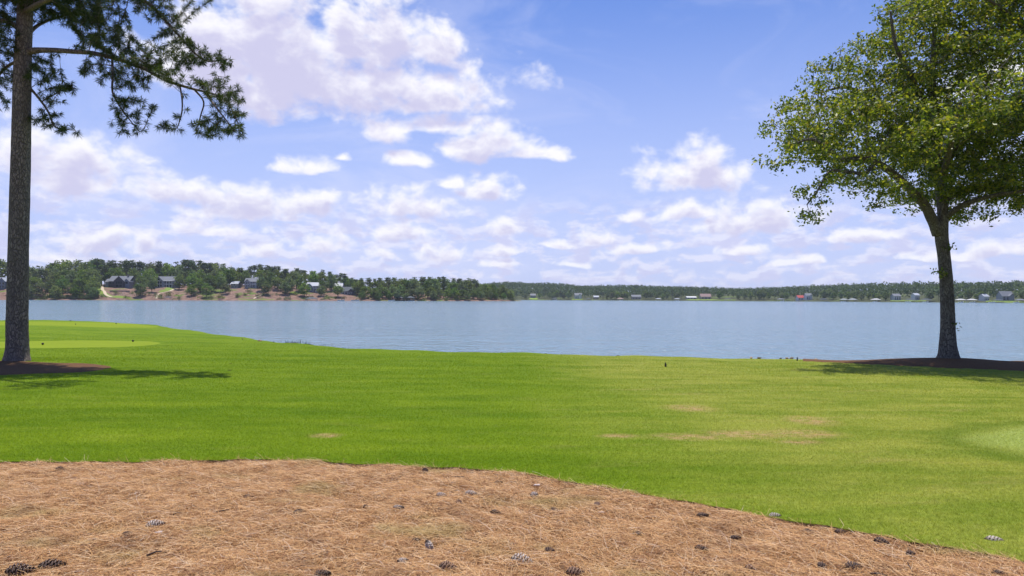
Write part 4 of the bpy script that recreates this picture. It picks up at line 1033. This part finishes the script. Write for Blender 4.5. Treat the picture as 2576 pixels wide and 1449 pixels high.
# ---- far trees: prototypes with trunk and crown
MAT_FTRUNK = plain('far_tree_bark', (.075, .055, .042), .95, .3, .8)
MAT_FLEAF = foliage('broadleaf_foliage', [(0, (.060, .100, .026)), (.5, (.125, .185, .040)), (.9, (.20, .26, .065)), (1, (.27, .30, .10))], trans=.4, rough=.6, objvar=.28)
MAT_FPINE = foliage('pine_foliage', [(0, (.034, .062, .022)), (.6, (.066, .102, .030)), (1, (.11, .14, .045))], trans=.2, rough=.6, objvar=.2)
MAT_FSHRUB = foliage('shrub_foliage', [(0, (.06, .085, .02)), (.6, (.11, .14, .035)), (1, (.17, .19, .06))], trans=.3, rough=.6, objvar=.25)
def tree_proto(kind, seed):
    global rng
    keep_rng = rng; rng = np.random.default_rng(seed); H = 18.0
    mb = MB(); lean = rng.normal(size=2) * .5
    if kind == 'broadleaf':
        C = []; nlobe = 44; zc, rr, hz = .54, 5.0 + rng.uniform(-.5, .8), .43
        for _ in range(nlobe):
            d = rand_dirs(1)[0]; f = rng.uniform(.55, 1.0); z = zc * H + d[2] * hz * H * f
            taper = 1 - .45 * max(0, (z / H - .62) / .38) ** 1.5
            C.append((d[0] * rr * f * taper + lean[0] * z / H, d[1] * rr * f * taper + lean[1] * z / H, z))
        sig, nq, size, up = np.array([.95, .95, .62]), 32, 1.0, .6
        top = .8
    elif kind == 'pine':
        C = []; nl = 17; z0 = rng.uniform(.48, .60)
        for _ in range(nl):
            z = H * (z0 + (1 - z0) * rng.uniform(0, 1) ** .8); a = rng.uniform(0, 6.28); rad = (3.3 * (1.02 - z / H) / (1 - z0) * .8 + .7) * rng.uniform(.3, 1)
            C.append((math.cos(a) * rad + lean[0] * z / H, math.sin(a) * rad + lean[1] * z / H, z))
        C.append((lean[0], lean[1], H * .98)); sig, nq, size, up = np.array([.85, .85, .38]), 30, .78, .5
        top = .96
    else:
        C = [(rng.normal() * 1.1, rng.normal() * .9, abs(rng.normal()) * .7 + .5) for _ in range(9)]; sig, nq, size, up = np.array([.5, .5, .35]), 24, .42, .6; H = 2; top = .5
    C = np.array(C)
    P = np.repeat(C, nq, 0); P = P + rng.normal(size=P.shape) * sig
    P[:, 2] = np.maximum(P[:, 2], .15)
    LV, LF = leaf_quads(P, size, .8, up, .35)
    mat = {'broadleaf': MAT_FLEAF, 'pine': MAT_FPINE, 'shrub': MAT_FSHRUB}[kind]
    crown = mesh_np('crown', LV, LF, [mat])
    tm = None
    if kind != 'shrub':
        mb.tube([(0, 0, -1.2), (lean[0] * .2, lean[1] * .2, H * .3), (lean[0] * .6, lean[1] * .6, H * .6), (lean[0] * top, lean[1] * top, H * top)], [.32, .25, .18, .06], 6)
        for _ in range(6 if kind == 'broadleaf' else 7):
            c = C[rng.integers(len(C))]; zb = min(c[2] - .8, H * .75) * rng.uniform(.7, .95); mb.tube([(lean[0] * zb / H, lean[1] * zb / H, zb), tuple(c)], [.10, .03], 4)
        me = bpy.data.meshes.new('trunk'); me.from_pydata(mb.V, [], mb.F); me.materials.append(MAT_FTRUNK); me.update(); tm = me
    rng = keep_rng
    return tm, crown
PROTO = {'broadleaf': [tree_proto('broadleaf', 100 + i) for i in range(6)], 'pine': [tree_proto('pine', 200 + i) for i in range(5)], 'shrub': [tree_proto('shrub', 300 + i) for i in range(4)]}
NAMEOF = {'broadleaf': 'broadleaf_tree', 'pine': 'pine_tree', 'shrub': 'shrub'}
def place_tree(kind, x, y, z, h, label, group, wide=1.0, parts=True):
    tm, cm = PROTO[kind][rng.integers(len(PROTO[kind]))]
    s = h / (18.0 if kind != 'shrub' else 2.0)
    if tm is None:
        o = link(NAMEOF[kind], cm, None, (x, y, z - .1)); o.scale = (s * wide, s * wide, s); o.rotation_euler = (0, 0, rng.uniform(0, 6.28))
        return tag(o, label, 'shrub', group)
    r = thing(NAMEOF[kind], label, 'tree', (x, y, z), rng.uniform(0, 6.28), group); r.scale = (s * wide, s * wide, s)
    link('trunk', tm, r); link('crown', cm, r)
    return r
def to_px(x, y, z):
    v = np.array([x, y, z]) - EYE; f = v.dot(_F); return 1288 + FPX * v.dot(_R) / f, 724.5 - FPX * v.dot(_U) / f
SKY_PX = [(-400, 650), (0, 652), (60, 662), (110, 668), (165, 647), (250, 655), (300, 657), (380, 660), (470, 655), (560, 664), (620, 676), (650, 664), (720, 676), (790, 678), (860, 688), (900, 702), (1000, 699), (1090, 697), (1200, 704), (1260, 712), (1316, 728)]
def sky_top(px): return np.interp(px, [a for a, _ in SKY_PX], [b for _, b in SKY_PX])
ZONES = [(-999, 90, 'by the near pine trunk'), (90, 180, 'on the far dense left part'), (180, 262, 'just left of the dark gabled house'), (262, 345, 'about the dark gabled house'), (345, 450, 'about the white lodge'), (450, 520, 'right of the white lodge'), (520, 580, 'between lodge and small gabled house'), (580, 655, 'about the small gabled house'), (655, 720, 'above the curved pale path'),
         (720, 810, 'near the half hidden grey house'), (810, 900, 'near the slate roofed house'), (900, 985, 'left of the paired docks'), (985, 1050, 'behind the paired docks'), (1050, 1120, 'just right of the paired docks'), (1120, 1190, 'middle of the wooded point'), (1190, 1260, 'near the end of the point'), (1260, 1400, 'on the tip of the wooded point')]
def zone(px):
    for a, b, t in ZONES:
        if a <= px < b: return t
    return 'far along the shore'
def rowword(d): return 'waterside' if d < 15 else ('bank' if d < 45 else ('upper bank' if d < 75 else 'ridge'))
cnt = {'broadleaf': 0, 'pine': 0}
def row(px0, px1, d, gap, ppine, hlo, hhi, skyline=False, jit=1.0):
    Y0 = float(np.interp((px0 + px1) / 2, [s[0] for s in _S], [s[1] for s in _S])) + d
    x = pxx(px0, Y0)
    while x < pxx(px1, Y0):
        xx = x + rng.uniform(-.3, .3) * gap; dd = d + rng.uniform(-4, 4) * jit
        y = float(np.interp(xx, SX, SY)) + dd; z = float(pen(xx, y)); px, _ = to_px(xx, y, z)
        x += gap
        if xx > TIPX - 2 or z < WATER + .3: continue
        if any(a - 5 < px < b + 5 and y < Y + 13 and (y > Y - 5 or rng.random() < CLEAR[(a, b, Y)]) for a, b, Y in HOUSES): continue
        kind = 'pine' if rng.random() < ppine else 'broadleaf'
        h = rng.uniform(hlo, hhi)
        if skyline:
            topz = EYE[2] + (to_px(xx, y, EYE[2])[1] - sky_top(px) + (rng.uniform(-7, 3) if px < 880 else rng.uniform(-4, 2))) / FPX * y
            h = min(max(topz - z, 6), 27)
        else:
            topz = EYE[2] + (to_px(xx, y, EYE[2])[1] - sky_top(px)) / FPX * y
            h = min(h, max(4, topz - z - 1))
        rw = rowword(dd)
        place_tree(kind, xx, y, z - .2, h, '%s on the %s, %s' % ('thin pine' if kind == 'pine' else 'rounded leafy tree', rw, zone(px)), 'trees of the left far shore', (1.05 if h > 14 else 1.3) * (1 if kind == 'broadleaf' else 1.1))
        cnt[kind] += 1
row(-180, 262, 6, 7.5, .0, 9, 13); row(-180, 262, 16, 8.0, .02, 14, 18); row(-180, 262, 30, 8, .1, 16, 20); row(-180, 262, 48, 8.5, .3, 17, 21); row(-180, 262, 72, 8.5, .45, 17, 20, True); row(-180, 262, 94, 8, .5, 17, 20, True)
row(262, 890, 16, 13, .05, 10, 14, False, 1.4); row(270, 890, 32, 9.5, .1, 13, 18, False, 1.2); row(262, 890, 50, 8.5, .1, 15, 19); row(262, 890, 68, 7.5, .15, 16, 20); row(262, 890, 86, 7.5, .65, 17, 20, True); row(262, 890, 108, 8, .6, 18, 20, True)
row(890, 1316, 4, 7.5, .0, 7, 11); row(890, 1316, 13, 8, .02, 11, 15); row(890, 1316, 26, 8, .15, 13, 17, True); row(890, 1316, 44, 7.5, .45, 15, 19, True); row(890, 1316, 66, 7.5, .6, 15, 19, True); row(890, 1290, 84, 7.5, .75, 15, 19, True); row(262, 890, 126, 8, .85, 18, 20, True)
print('trees', cnt)
k = 0
for px0, px1, n_ in ((80, 262, 24), (280, 880, 30), (900, 1310, 18)):
    for i in range(n_):
        px = px0 + (px1 - px0) * (i + rng.uniform(.1, .9)) / n_; Y = float(np.interp(px, [s[0] for s in _S], [s[1] for s in _S])) + rng.uniform(2, 7 if px < 262 or px > 890 else 26)
        x = pxx(px, Y); z = float(pen(x, Y))
        if z < WATER + .25: continue
        place_tree('shrub', x, Y, z, rng.uniform(1.8, 3.6), 'low pale green shrub on the bank ' + zone(px), 'shrubs along the far bank', 1.1)
# far right shore: the largest trees stand as things, the wood behind them is one mass
FZ = [(1316, 1420, 'beside the bright far lawn'), (1420, 1540, 'about the first white far house'), (1540, 1680, 'about the tan far house'), (1680, 1820, 'about the white and pink roofed houses'), (1820, 1960, 'left of the red roofed house'), (1960, 2060, 'behind the red roofed house'), (2060, 2200, 'in the cove right of the red roofed house'),
      (2200, 2340, 'left of the oak trunk'), (2340, 2470, 'right behind the oak trunk'), (2470, 2700, 'near the right edge')]
nt = 0
px = 1322.0
while px < 2640:
    Y = shoreY(px) + rng.uniform(6, 22)
    x = pxx(px, Y); z = float(far(x, Y)); h = rng.uniform(10, 16) if px < 2150 else rng.uniform(8, 14)
    step = rng.uniform(5.5, 10) / Y * FPX
    if not any(a - 3 < px < b + 3 and Y < YY + 11 for a, b, YY in HOUSES):
        zt = next((t for a, b, t in FZ if a <= px < b), 'far along the shore')
        place_tree('broadleaf' if rng.random() < .85 else 'pine', x, Y, z - .2, h, 'leafy far shore tree ' + zt, 'shore trees of the far right side', rng.uniform(1.0, 1.35)); nt += 1
    px += step
print('far trees', nt)
tx = []; n_try = 0
for gap, d0, d1 in ((7.5, 14, 80), (10.5, 80, 330), (15, 330, 560)):
    for x in np.arange(-260, 860, gap):
        s = np.interp(x, HX, HY)
        k_ = .62 if x > 398 else .95
        for d in np.arange(d0, d1, gap):
            xx = x + rng.uniform(-.45, .45) * gap; y = s + (d + rng.uniform(-.45, .45) * gap) / k_
            px, _ = to_px(xx, y, 5)
            if px < 1180 or px > 2760: continue
            if any(a - 4 < px < b + 4 and y < YY + 13 for a, b, YY in HOUSES): continue
            tx.append((xx, y, float(far(xx, y)), rng.uniform(9.5, 15.5) if d < 80 else rng.uniform(11, 15.5)))
tx = np.array(tx)
NQ = 26
hh = np.repeat(tx[:, 3], NQ); ctr = np.repeat(tx[:, :3], NQ, 0)
d_ = rand_dirs(len(hh), .25) * (rng.uniform(.5, 1, (len(hh), 1)))
Pq = ctr + np.stack([d_[:, 0] * hh * .34, d_[:, 1] * hh * .34, hh * (.62 + d_[:, 2] * .40)], 1)
LV, LF = leaf_quads(Pq, 2.1, .85, .7, .35)
MAT_FWOOD = foliage('far_wood_foliage', [(0, (.044, .082, .030)), (.5, (.082, .132, .044)), (1, (.15, .20, .065))], trans=.3, rough=.7, patch=(.05, (.032, .055, .024), .8))
tag(link('far_woodland', mesh_np('far_woodland', LV, LF, [MAT_FWOOD])), 'continuous dark green forest covering the hills of the far shore', kind='stuff')
print('wood', len(tx))
# ------------------------------------------------------------------ small things on the lawn and shore
MAT_BLACK = plain('dark_marker', (.02, .018, .018), .5, .2, 20)
def marker(px, py, label, s):
    p = hit(px, py, .03)
    mb = MB(); mb.tube([(0, 0, -.05), (0, 0, .05), (0, 0, .055), (0, 0, .09), (0, 0, .14), (0, 0, .18), (0, 0, .20)], [.015, .015, .05, .075, .08, .055, .012], 12)
    o = mb.build('tee_marker', MAT_BLACK, None, True, tuple(p)); o.scale = (s * .62,) * 3
    tag(o, label, 'tee marker', 'tee markers on the two tee pads')
marker(107.5, 869, 'dark tee marker on the nearer pad, next to the pine trunk', .85); marker(334.5, 861, 'dark tee marker at the right end of the nearer tee pad', .85)
marker(177, 808.5, 'tee marker on the back edge of the farther pad', .8); marker(292, 815.5, 'tee marker at the right of the farther pad', .8); marker(190, 817, 'smallest tee marker, at the front of the farther pad', .6)
# dark bird-like stake, post, leaf and sprinkler bits
p = hit(1674, 923, .03); mb = MB(); mb.tube([(0, 0, -.03), (.005, 0, .05), (.012, 0, .11), (0, 0, .17), (-.004, 0, .2), (-.004, 0, .215)], [.03, .05, .045, .03, .024, .006], 8); mb.tube([(.02, 0, .05), (.09, 0, -.005)], [.02, .004], 5); mb.tube([(-.015, 0, .19), (-.05, 0, .185)], [.008, .001], 4)
bo = mb.build('bird', MAT_BLACK, None, True, tuple(p)); bo.scale = (.6,) * 3
tag(bo, 'small dark bird standing on the open lawn below the lake edge', 'bird')
p = hit(2005, 908.5, .03); mb = MB(); mb.tube([(0, 0, -.1), (.01, 0, .08), (.012, 0, .13), (.012, 0, .133)], [.022, .022, .02, .004], 7)
tag(mb.build('stake', MAT_BLACK, None, False, tuple(p)), 'short dark wooden stake at the lawn edge beside the shore rocks', 'stake')
def leafbit(px, py, s, label):
    p = hit(px, py, .04); mb = MB()
    for a in (0.2, 1.4, 2.6, 4.4): mb.add([(0, 0, 0), (math.cos(a) * s * .5 - math.sin(a) * s * .16, math.sin(a) * s * .5, s * .35), (math.cos(a) * s, math.sin(a) * s, s * .1), (math.cos(a) * s * .5 + math.sin(a) * s * .16, math.sin(a) * s * .5, s * .3)], [(0, 1, 2, 3)])
    tag(mb.build('dead_leaf', MAT_CONEDARK, None, False, tuple(p)), label, 'leaf', 'curled dark leaves on the lawn')
leafbit(580, 916, .06, 'upper of two dark curled leaves at the tip of the pine shadow'); leafbit(578, 933, .08, 'lower of two dark curled leaves at the tip of the pine shadow'); leafbit(1864, 911, .05, 'dark curled leaf on the lawn near the shore rocks'); leafbit(2030, 950, .05, 'dark curled leaf on the lawn left of the oak shade')
# rocks along the lake edge
RK = [(611, 851.5, .14, 0), (655, 857, .22, 1), (690, 862, .12, 0), (904, 881, .22, 2), (1126, 887, .20, 0), (1262, 890.5, .12, 2), (1373, 893, .12, 0), (1500, 896.5, .16, 2), (1516, 897, .20, 1), (1528, 897.5, .16, 0), (1554, 898.5, .18, 2), (1889, 904.5, .22, 1), (1910, 905.5, .24, 0), (1963, 908, .18, 2), (1980, 908, .20, 1), (1991, 908, .26, 0),
      (2052, 911, .22, 1), (2107, 911, .28, 0), (2168, 913.5, .22, 2), (2185, 913, .20, 0), (2203, 913, .22, 2), (2277, 914, .26, 0), (2296, 915, .22, 2), (2312, 914.5, .34, 2), (2250, 915, .18, 1)]
words = {0: 'grey brown', 1: 'pale tan', 2: 'dark'}
place = ['left of the reeds on the rise', 'just left of the reeds', 'closest to the reeds', 'right of the reeds, alone', 'near the middle of the lake edge, alone', 'tiny, at the middle of the lake edge', 'tiny, right of the middle of the lake edge', 'leftmost in the row of four', 'second in the row of four', 'third in the row of four', 'last in the row of four',
         'leftmost of the cluster left of the stake', 'second of the cluster left of the stake', 'third of the cluster left of the stake', 'nearest left of the stake', 'touching the stake', 'just right of the stake', 'bigger, halfway from the stake to the oak', 'left of three beside the straw bed edge', 'middle of three beside the straw bed edge', 'right of three beside the straw bed edge', 'upright, a few steps left of the oak', 'between two rocks left of the oak', 'long and flat, nearest the oak trunk', 'small, left of the oak rocks']
rmesh = [rock_mesh(60 + i, 1, .8, .62) for i in range(6)]
for i, ((px, py, s, k), w_) in enumerate(zip(RK, place)):
    Y = None
    x = pxx(px, 25); y = float(Yedge(pxx(px, float(Yedge(x))))) + .35; x = pxx(px, y)
    me = rmesh[i % 6].copy(); me.materials.append((MAT_ROCK, MAT_ROCKT, MAT_ROCKD)[k])
    s *= y / 25 * .5
    o = link('rock', me, None, (x, y, float(T(x, y)) + .05 + s * .12)); o.scale = (s * 1.6, s * 1.3, s * 1.1); o.rotation_euler = (rng.uniform(-.2, .2), rng.uniform(-.2, .2), rng.uniform(0, 6.28))
    tag(o, '%s rock on the lake edge, %s' % (words[k], w_), 'rock', 'rocks along the lake edge')
# reeds at the waterline
MAT_REED = foliage('reed', [(0, (.04, .06, .02)), (1, (.09, .11, .03))])
for px, n_, lab in ((742, 18, 'larger tuft of thin reeds at the lake edge'), (770, 9, 'right tuft of thin reeds at the lake edge'), (722, 9, 'left tuft of thin reeds at the lake edge'), (815, 5, 'few lone reed stems right of the reed tufts')):
    x = pxx(px, 30); y = float(Yedge(x)) + .5; x = pxx(px, y); z = float(T(x, y)); mb = MB()
    mb.tube([(-.34, 0, -.03), (0, .05, .012), (.34, 0, -.03)], [.03, .05, .03], 6)
    for _ in range(n_):
        a = rng.normal(size=2) * np.array([.16, .1]); h = rng.uniform(.08, .24); l = rng.normal(size=2) * .06
        mb.tube([(a[0], a[1], -.1), (a[0] + l[0] * .4, a[1], h * .6), (a[0] + l[0], a[1] + l[1], h)], [.008, .006, .002], 4)
    tag(mb.build('reed_tuft', MAT_REED, None, False, (x, y, z)), lab, 'reeds', 'reeds at the waterline')

# ------------------------------------------------------------------ pine needles, grass blades
def lump(x, y): return .013 * np.sin(x * 5.1 + 1.3 * np.sin(y * 3.3)) * np.sin(y * 6.3 + x) + .010 * np.sin(x * 13 + y * 4) * np.sin(y * 15 + 2 * np.sin(x * 3))
def needles(n, area, z_fn, width, lmin=.07, lmax=.165, zr=.020):
    x, y = area(n); n = len(x)
    a = rng.uniform(0, 2 * math.pi, n); ln = rng.uniform(lmin, lmax, n); bend = rng.normal(0, .45, n)
    z = z_fn(x, y) + rng.uniform(.001, zr, n) ** 1.0
    tilt = rng.normal(0, .09, n) + (rng.random(n) < .05) * rng.uniform(.1, .55, n)
    V = []
    for k, t in enumerate((-.5, 0, .5)):
        aa = a + bend * t; px = x + np.cos(aa) * ln * t; py = y + np.sin(aa) * ln * t
        pz = z + np.abs(tilt) * ln * (t + .5) + (.012 * (1 - abs(t) * 2)) * rng.uniform(0, 1, n)
        w = width * (1.0 if k == 1 else .6)
        nx, ny = -np.sin(aa) * w, np.cos(aa) * w
        V.append(np.stack([px + nx, py + ny, pz], 1)); V.append(np.stack([px - nx, py - ny, pz + .0008], 1))
    V = np.stack(V, 1).reshape(-1, 3)
    b = np.arange(n)[:, None] * 6
    return V, np.concatenate([b + np.array([[0, 1, 3, 2]]), b + np.array([[2, 3, 5, 4]])])
def straw_mat():
    m, T_ = newmat('dry_needle'); g = T_.n('ShaderNodeNewGeometry'); pos = g.outputs['Position']
    c = T_.ramp(g.outputs['Random Per Island'], [(0, (.13, .062, .032)), (.14, (.34, .165, .078)), (.45, (.60, .332, .130)), (.8, (.75, .475, .215)), (.95, (.86, .64, .40)), (1, (.74, .60, .48))])
    pz = T_.ss(T_.noise(T_.v('MULTIPLY', pos, (1, 1.6, 1)), .9, 4, .6), .54, .70)
    c = T_.mix(T_.m('MULTIPLY', pz, .55), c, (.42, .34, .12))
    pz = T_.ss(T_.noise(T_.v('ADD', pos, (7, 3, 0)), 1.7, 4, .65), .55, .72)
    c = T_.mix(T_.m('MULTIPLY', pz, .5), c, (.26, .125, .06))
    b = T_.n('ShaderNodeBsdfPrincipled', {'Base Color': c, 'Roughness': .6, 'Specular IOR Level': .3})
    t = T_.n('ShaderNodeBsdfTranslucent', {'Color': c}); mx = T_.n('ShaderNodeMixShader', {0: .18, 1: b.outputs[0], 2: t.outputs[0]})
    return finish(m, T_, mx.outputs[0])
def bed_area(n):
    y = rng.uniform(2.6, 6.9, n); x = rng.uniform(-1, 1, n) * (.80 * y + 2.2)
    ok = y < Ebed(x) + rng.normal(0, .02, n) + .01
    # thinner where the needles are worn through
    return x[ok], y[ok]
MAT_STRAW = straw_mat()
V, Fq = needles(600000, bed_area, lambda x, y: T(x, y) + .004 + lump(x, y), .0009)
tag(link('pine_straw', mesh_np('pine_straw', V, Fq, [MAT_STRAW])), 'thick litter of fallen orange brown pine needles over the foreground bed', kind='stuff')
print('needles', len(Fq) // 2)
X_ = []; Y__ = []; W_ = []; H_ = []
for y0, y1, dens, w, h in ((3.4, 7, 12000, .0016, .025), (7, 9.5, 6200, .0022, .025), (9.5, 13, 3000, .0030, .026), (13, 18, 1300, .0048, .028), (18, 40, 380, .0072, .030)):
    n = int(dens * (y1 - y0) * 2 * (.84 * y1 + 2.2)); y = rng.uniform(y0, y1, n); x = rng.uniform(-1, 1, n) * (.84 * y + 2.2)
    ok = (y > Ebed(x) - .012) & (y < Yedge(x) - .1) & (rng.random(n) < np.clip((40 - y) / 20, 0, 1))
    # none where straw beds cover the lawn
    for o_ in OUTLINES: ok &= ~inside(x, y, o_)
    x, y = x[ok], y[ok]; X_.append(x); Y__.append(y); W_.append(np.full(len(x), w)); H_.append(np.full(len(x), h))
x = np.concatenate(X_); y = np.concatenate(Y__); w = np.concatenate(W_); h = np.concatenate(H_) * rng.uniform(.5, 1.15, len(x))
a = rng.uniform(0, 6.283, len(x)); lean = rng.uniform(.25, 1.05, len(x)) * h; la = rng.uniform(0, 6.283, len(x))
z = T(x, y) + .030
V = np.stack([np.stack([x - np.cos(a) * w, y - np.sin(a) * w, z], 1), np.stack([x + np.cos(a) * w, y + np.sin(a) * w, z], 1), np.stack([x + np.cos(la) * lean, y + np.sin(la) * lean, z + h * .85], 1)], 1).reshape(-1, 3)
tag(link('grass', mesh_np('grass', V, np.arange(len(V)).reshape(-1, 3), [blade_mat()])), 'short mown green grass blades of the lawn', kind='stuff')
print('blades', len(x))

# ------------------------------------------------------------------ cones and twigs on the straw bed
def cone_mat(name, a, b_):
    m, T_ = newmat(name); tcx = T_.n('ShaderNodeTexCoord').outputs['Object']
    rad = T_.v('LENGTH', T_.v('MULTIPLY', tcx, (0, 1, 1)))
    f = T_.m('MULTIPLY', T_.ss(rad, .007, .026), T_.m('MULTIPLY_ADD', T_.noise(tcx, 90, 3, .6), 1.2, .3))
    b = T_.n('ShaderNodeBsdfPrincipled', {'Base Color': T_.mix(f, a, b_), 'Roughness': .8, 'Specular IOR Level': .2})
    return finish(m, T_, b.outputs[0])
MC = {'grey': cone_mat('weathered_cone', (.07, .05, .04), (.62, .53, .45)), 'brown': cone_mat('brown_cone', (.05, .03, .02), (.34, .22, .15)), 'dark': cone_mat('dark_cone', (.03, .02, .016), (.19, .135, .105))}
CM = {}
for nm, (L, r, ns, op, sd_) in {'open': (.105, .028, 60, .7, 1), 'closed': (.095, .024, 60, .15, 2), 'stub': (.075, .028, 44, .5, 5)}.items():
    for c in MC:
        b = cone_shape(L, r, ns, op, sd_); me = bpy.data.meshes.new('pine_cone'); me.from_pydata(b.V, [], b.F); me.materials.append(MC[c]); me.update(); CM[nm, c] = me
s_ = .954
CONES = [  # source px, shape, colour, size, turn, label
 (160, 1239, 'open', 'dark', 1.0, 0.1, 'dark pine cone near the lawn edge at far left'), (409, 1385, 'open', 'grey', 1.15, .4, 'open grey pine cone right of a dark flat one, lower left'), (337, 1410, 'closed', 'dark', .9, 0, 'dark flat pine cone beside the open grey one, lower left'), (136, 1494, 'closed', 'dark', 1.5, .25, 'long dark pine cone near the bottom left corner'),
 (52, 1508, 'open', 'dark', 1.4, .3, 'pine cone cut by the bottom edge in the left corner'), (655, 1309, 'closed', 'brown', .8, .2, 'small brown pine cone alone in the middle left of the bed'), (1121, 1240, 'stub', 'dark', .9, 1.4, 'dark pine cone standing right at the lawn edge near the centre'),
 (1163, 1305, 'open', 'grey', .8, .3, 'grey pine cone left of the pair in the middle of the bed'), (1241, 1302, 'open', 'grey', .95, 0, 'grey pine cone, right one of the pair in the middle of the bed'), (1210, 1324, 'stub', 'brown', .75, 1.0, 'brown round pine cone just below the grey pair'), (1314, 1271, 'closed', 'dark', .75, .0, 'thin dark pine cone above the grey pair to the right'),
 (1049, 1338, 'closed', 'grey', .9, 0, 'pale grey pine cone half buried left of the middle'), (964, 1335, 'stub', 'dark', .6, .8, 'little dark pine cone left of the pale half buried one'), (790, 1351, 'closed', 'dark', 1.05, .05, 'dark pine cone lying flat in the left middle of the bed'), (1306, 1350, 'closed', 'dark', .8, 0, 'dark flat pine cone between the grey pair and a dark log-like one'),
 (1132, 1439, 'closed', 'grey', .95, .95, 'smooth pale pine cone standing on its tip, bottom centre'), (1061, 1477, 'closed', 'grey', .7, .4, 'small grey pine cone near the bottom, left of the biggest one'), (1181, 1496, 'open', 'brown', 1.0, 0, 'brown pine cone sunk in needles at the bottom centre'), (1376, 1482, 'open', 'grey', 1.35, -.25, 'biggest open pine cone at the bottom centre'),
 (1097, 1423, 'closed', 'dark', .6, -.2, 'thin dark pine cone left of the smooth pale one'), (1408, 1304, 'stub', 'grey', .85, .2, 'pale stubby pine cone right of the middle near a white flake'), (1461, 1344, 'closed', 'dark', .85, 0, 'dark log-like pine cone right of the middle'), (1576, 1334, 'open', 'brown', .95, 1.2, 'brown upright pine cone right of the dark log-like one'),
 (1851, 1358, 'closed', 'dark', .9, -.1, 'dark pine cone near the lawn edge in the right half'), (2042, 1362, 'open', 'grey', .9, .05, 'whitish pine cone on the very edge of the lawn'), (1683, 1407, 'closed', 'dark', .8, -.15, 'dark pine cone in the middle of the right half'), (1849, 1447, 'open', 'dark', .8, -.3, 'dark ragged pine cone low in the right half'),
 (1938, 1417, 'closed', 'dark', .75, -.3, 'small dark pine cone right of the ragged one'), (1448, 1454, 'stub', 'dark', .9, .3, 'dark stubby pine cone just right of the biggest open cone'), (1978, 1504, 'stub', 'brown', 1.0, -.3, 'brown broken pine cone at the bottom edge, right half'), (1516, 1510, 'open', 'brown', 1.0, .1, 'reddish pine cone cut by the bottom edge, right of centre'),
 (2131, 1401, 'closed', 'dark', .85, -.3, 'long dark pine cone by the lawn edge at right'), (2214, 1401, 'closed', 'dark', .75, -.2, 'faint dark pine cone right of the long dark one'), (2324, 1429, 'open', 'dark', .9, -.2, 'pine cone with pale tips close to the lawn edge at right'), (2400, 1459, 'stub', 'dark', .7, -.1, 'dark round pine cone toward the right corner'),
 (2167, 1492, 'stub', 'dark', .75, 0, 'dark round pine cone near the bottom right'), (2249, 1495, 'open', 'dark', .95, 0, 'dark open pine cone next to the round one, bottom right'), (2620, 1425, 'closed', 'grey', 1.2, -.2, 'light grey pine cone lying on the grass at right'), (849, 1515, 'open', 'dark', .9, .1, 'dark pine cone cut by the bottom edge, left of centre'), (2634, 1512, 'closed', 'dark', .8, -.4, 'dark pine cone in the bottom right corner')]
for sx_, sy_, shp, c, k, rot, lab in CONES:
    p = hit(sx_ * s_, sy_ * s_ + 3, .02)
    o = link('pine_cone', CM[shp, c], None, (p[0], p[1], p[2] + .008 * k)); o.scale = (k, k, k * .92)
    up = 1.05 if shp == 'closed' and rot > .9 else rng.uniform(-.12, .2)
    o.rotation_euler = (rng.uniform(0, 6.28), up, rot if up < .9 else .4)
    tag(o, lab, 'pine cone', 'pine cones lying on the bed and lawn')
MAT_TWIG = plain('dead_twig', (.07, .05, .042), .9, .4, 40)
for (ax_, ay_), (bx_, by_), r_, lab in [((455, 1358), (483, 1353), .004, 'thin dark twig right of the lower left grey cone'), ((569, 1350), (604, 1343), .005, 'longer dark twig in the left middle of the bed'), ((386, 1465), (440, 1456), .006, 'dark twig near the bottom left'), ((209, 1440), (230, 1439), .004, 'short twig at far left'), ((1560, 1276), (1628, 1298), .006, 'long brown twig along the lawn edge right of centre'),
      ((2393, 1482), (2408, 1516), .003, 'thin twig pointing up at the bottom right'), ((2294, 1512), (2340, 1518), .006, 'dark twig at the bottom edge, right'), ((1200, 1256), (1236, 1262), .005, 'pale twig near the lawn edge at the centre'), ((1225, 1424), (1262, 1428), .003, 'fine twig right of the smooth pale cone')]:
    a = hit(ax_ * s_, ay_ * s_, .03); b = hit(bx_ * s_, by_ * s_, .03); m_ = (a + b) / 2 + np.array([0, 0, .006]); mb = MB()
    mb.tube([a - a, m_ - a + rng.normal(size=3) * .004, b - a], [r_, r_ * .9, r_ * .5], 6)
    tag(mb.build('twig', MAT_TWIG, None, True, tuple(a)), lab, 'twig', 'twigs on the straw bed')
MAT_FLAKE = plain('pale_bark_flake', (.55, .46, .42), .8, .2, 30)
for sx_, sy_, lab in ((1415, 1280, 'white bark flake above the pale stubby cone'), (1584, 1352, 'pale bark flake below the brown upright cone'), (417, 1405, 'tiny pale bark flake below the open grey cone')):
    p = hit(sx_ * s_, sy_ * s_, .03); mb = MB(); mb.prism([(-.03, -.012, 0), (-.005, -.02, .003), (.03, -.008, 0), (.024, .012, .004), (-.012, .016, .002)], (0, 0, .006))
    tag(mb.build('bark_flake', MAT_FLAKE, None, False, tuple(p)), lab, 'bark flake', 'pale flakes on the straw bed')

# ------------------------------------------------------------------ air
hz, T_ = newmat('haze_air')
vp = T_.n('ShaderNodeVolumePrincipled', {'Color': (.80, .88, 1.0, 1), 'Density': .00009, 'Anisotropy': .2})
ho = T_.n('ShaderNodeOutputMaterial'); T_.L.new(vp.outputs[0], ho.inputs['Volume'])
mb = MB(); E2 = EXT + 20; mb.box(-E2, E2, -E2, E2, -6.0, 62.0)
tag(mb.build('haze', hz), 'thin pale summer haze over the lake', kind='stuff')
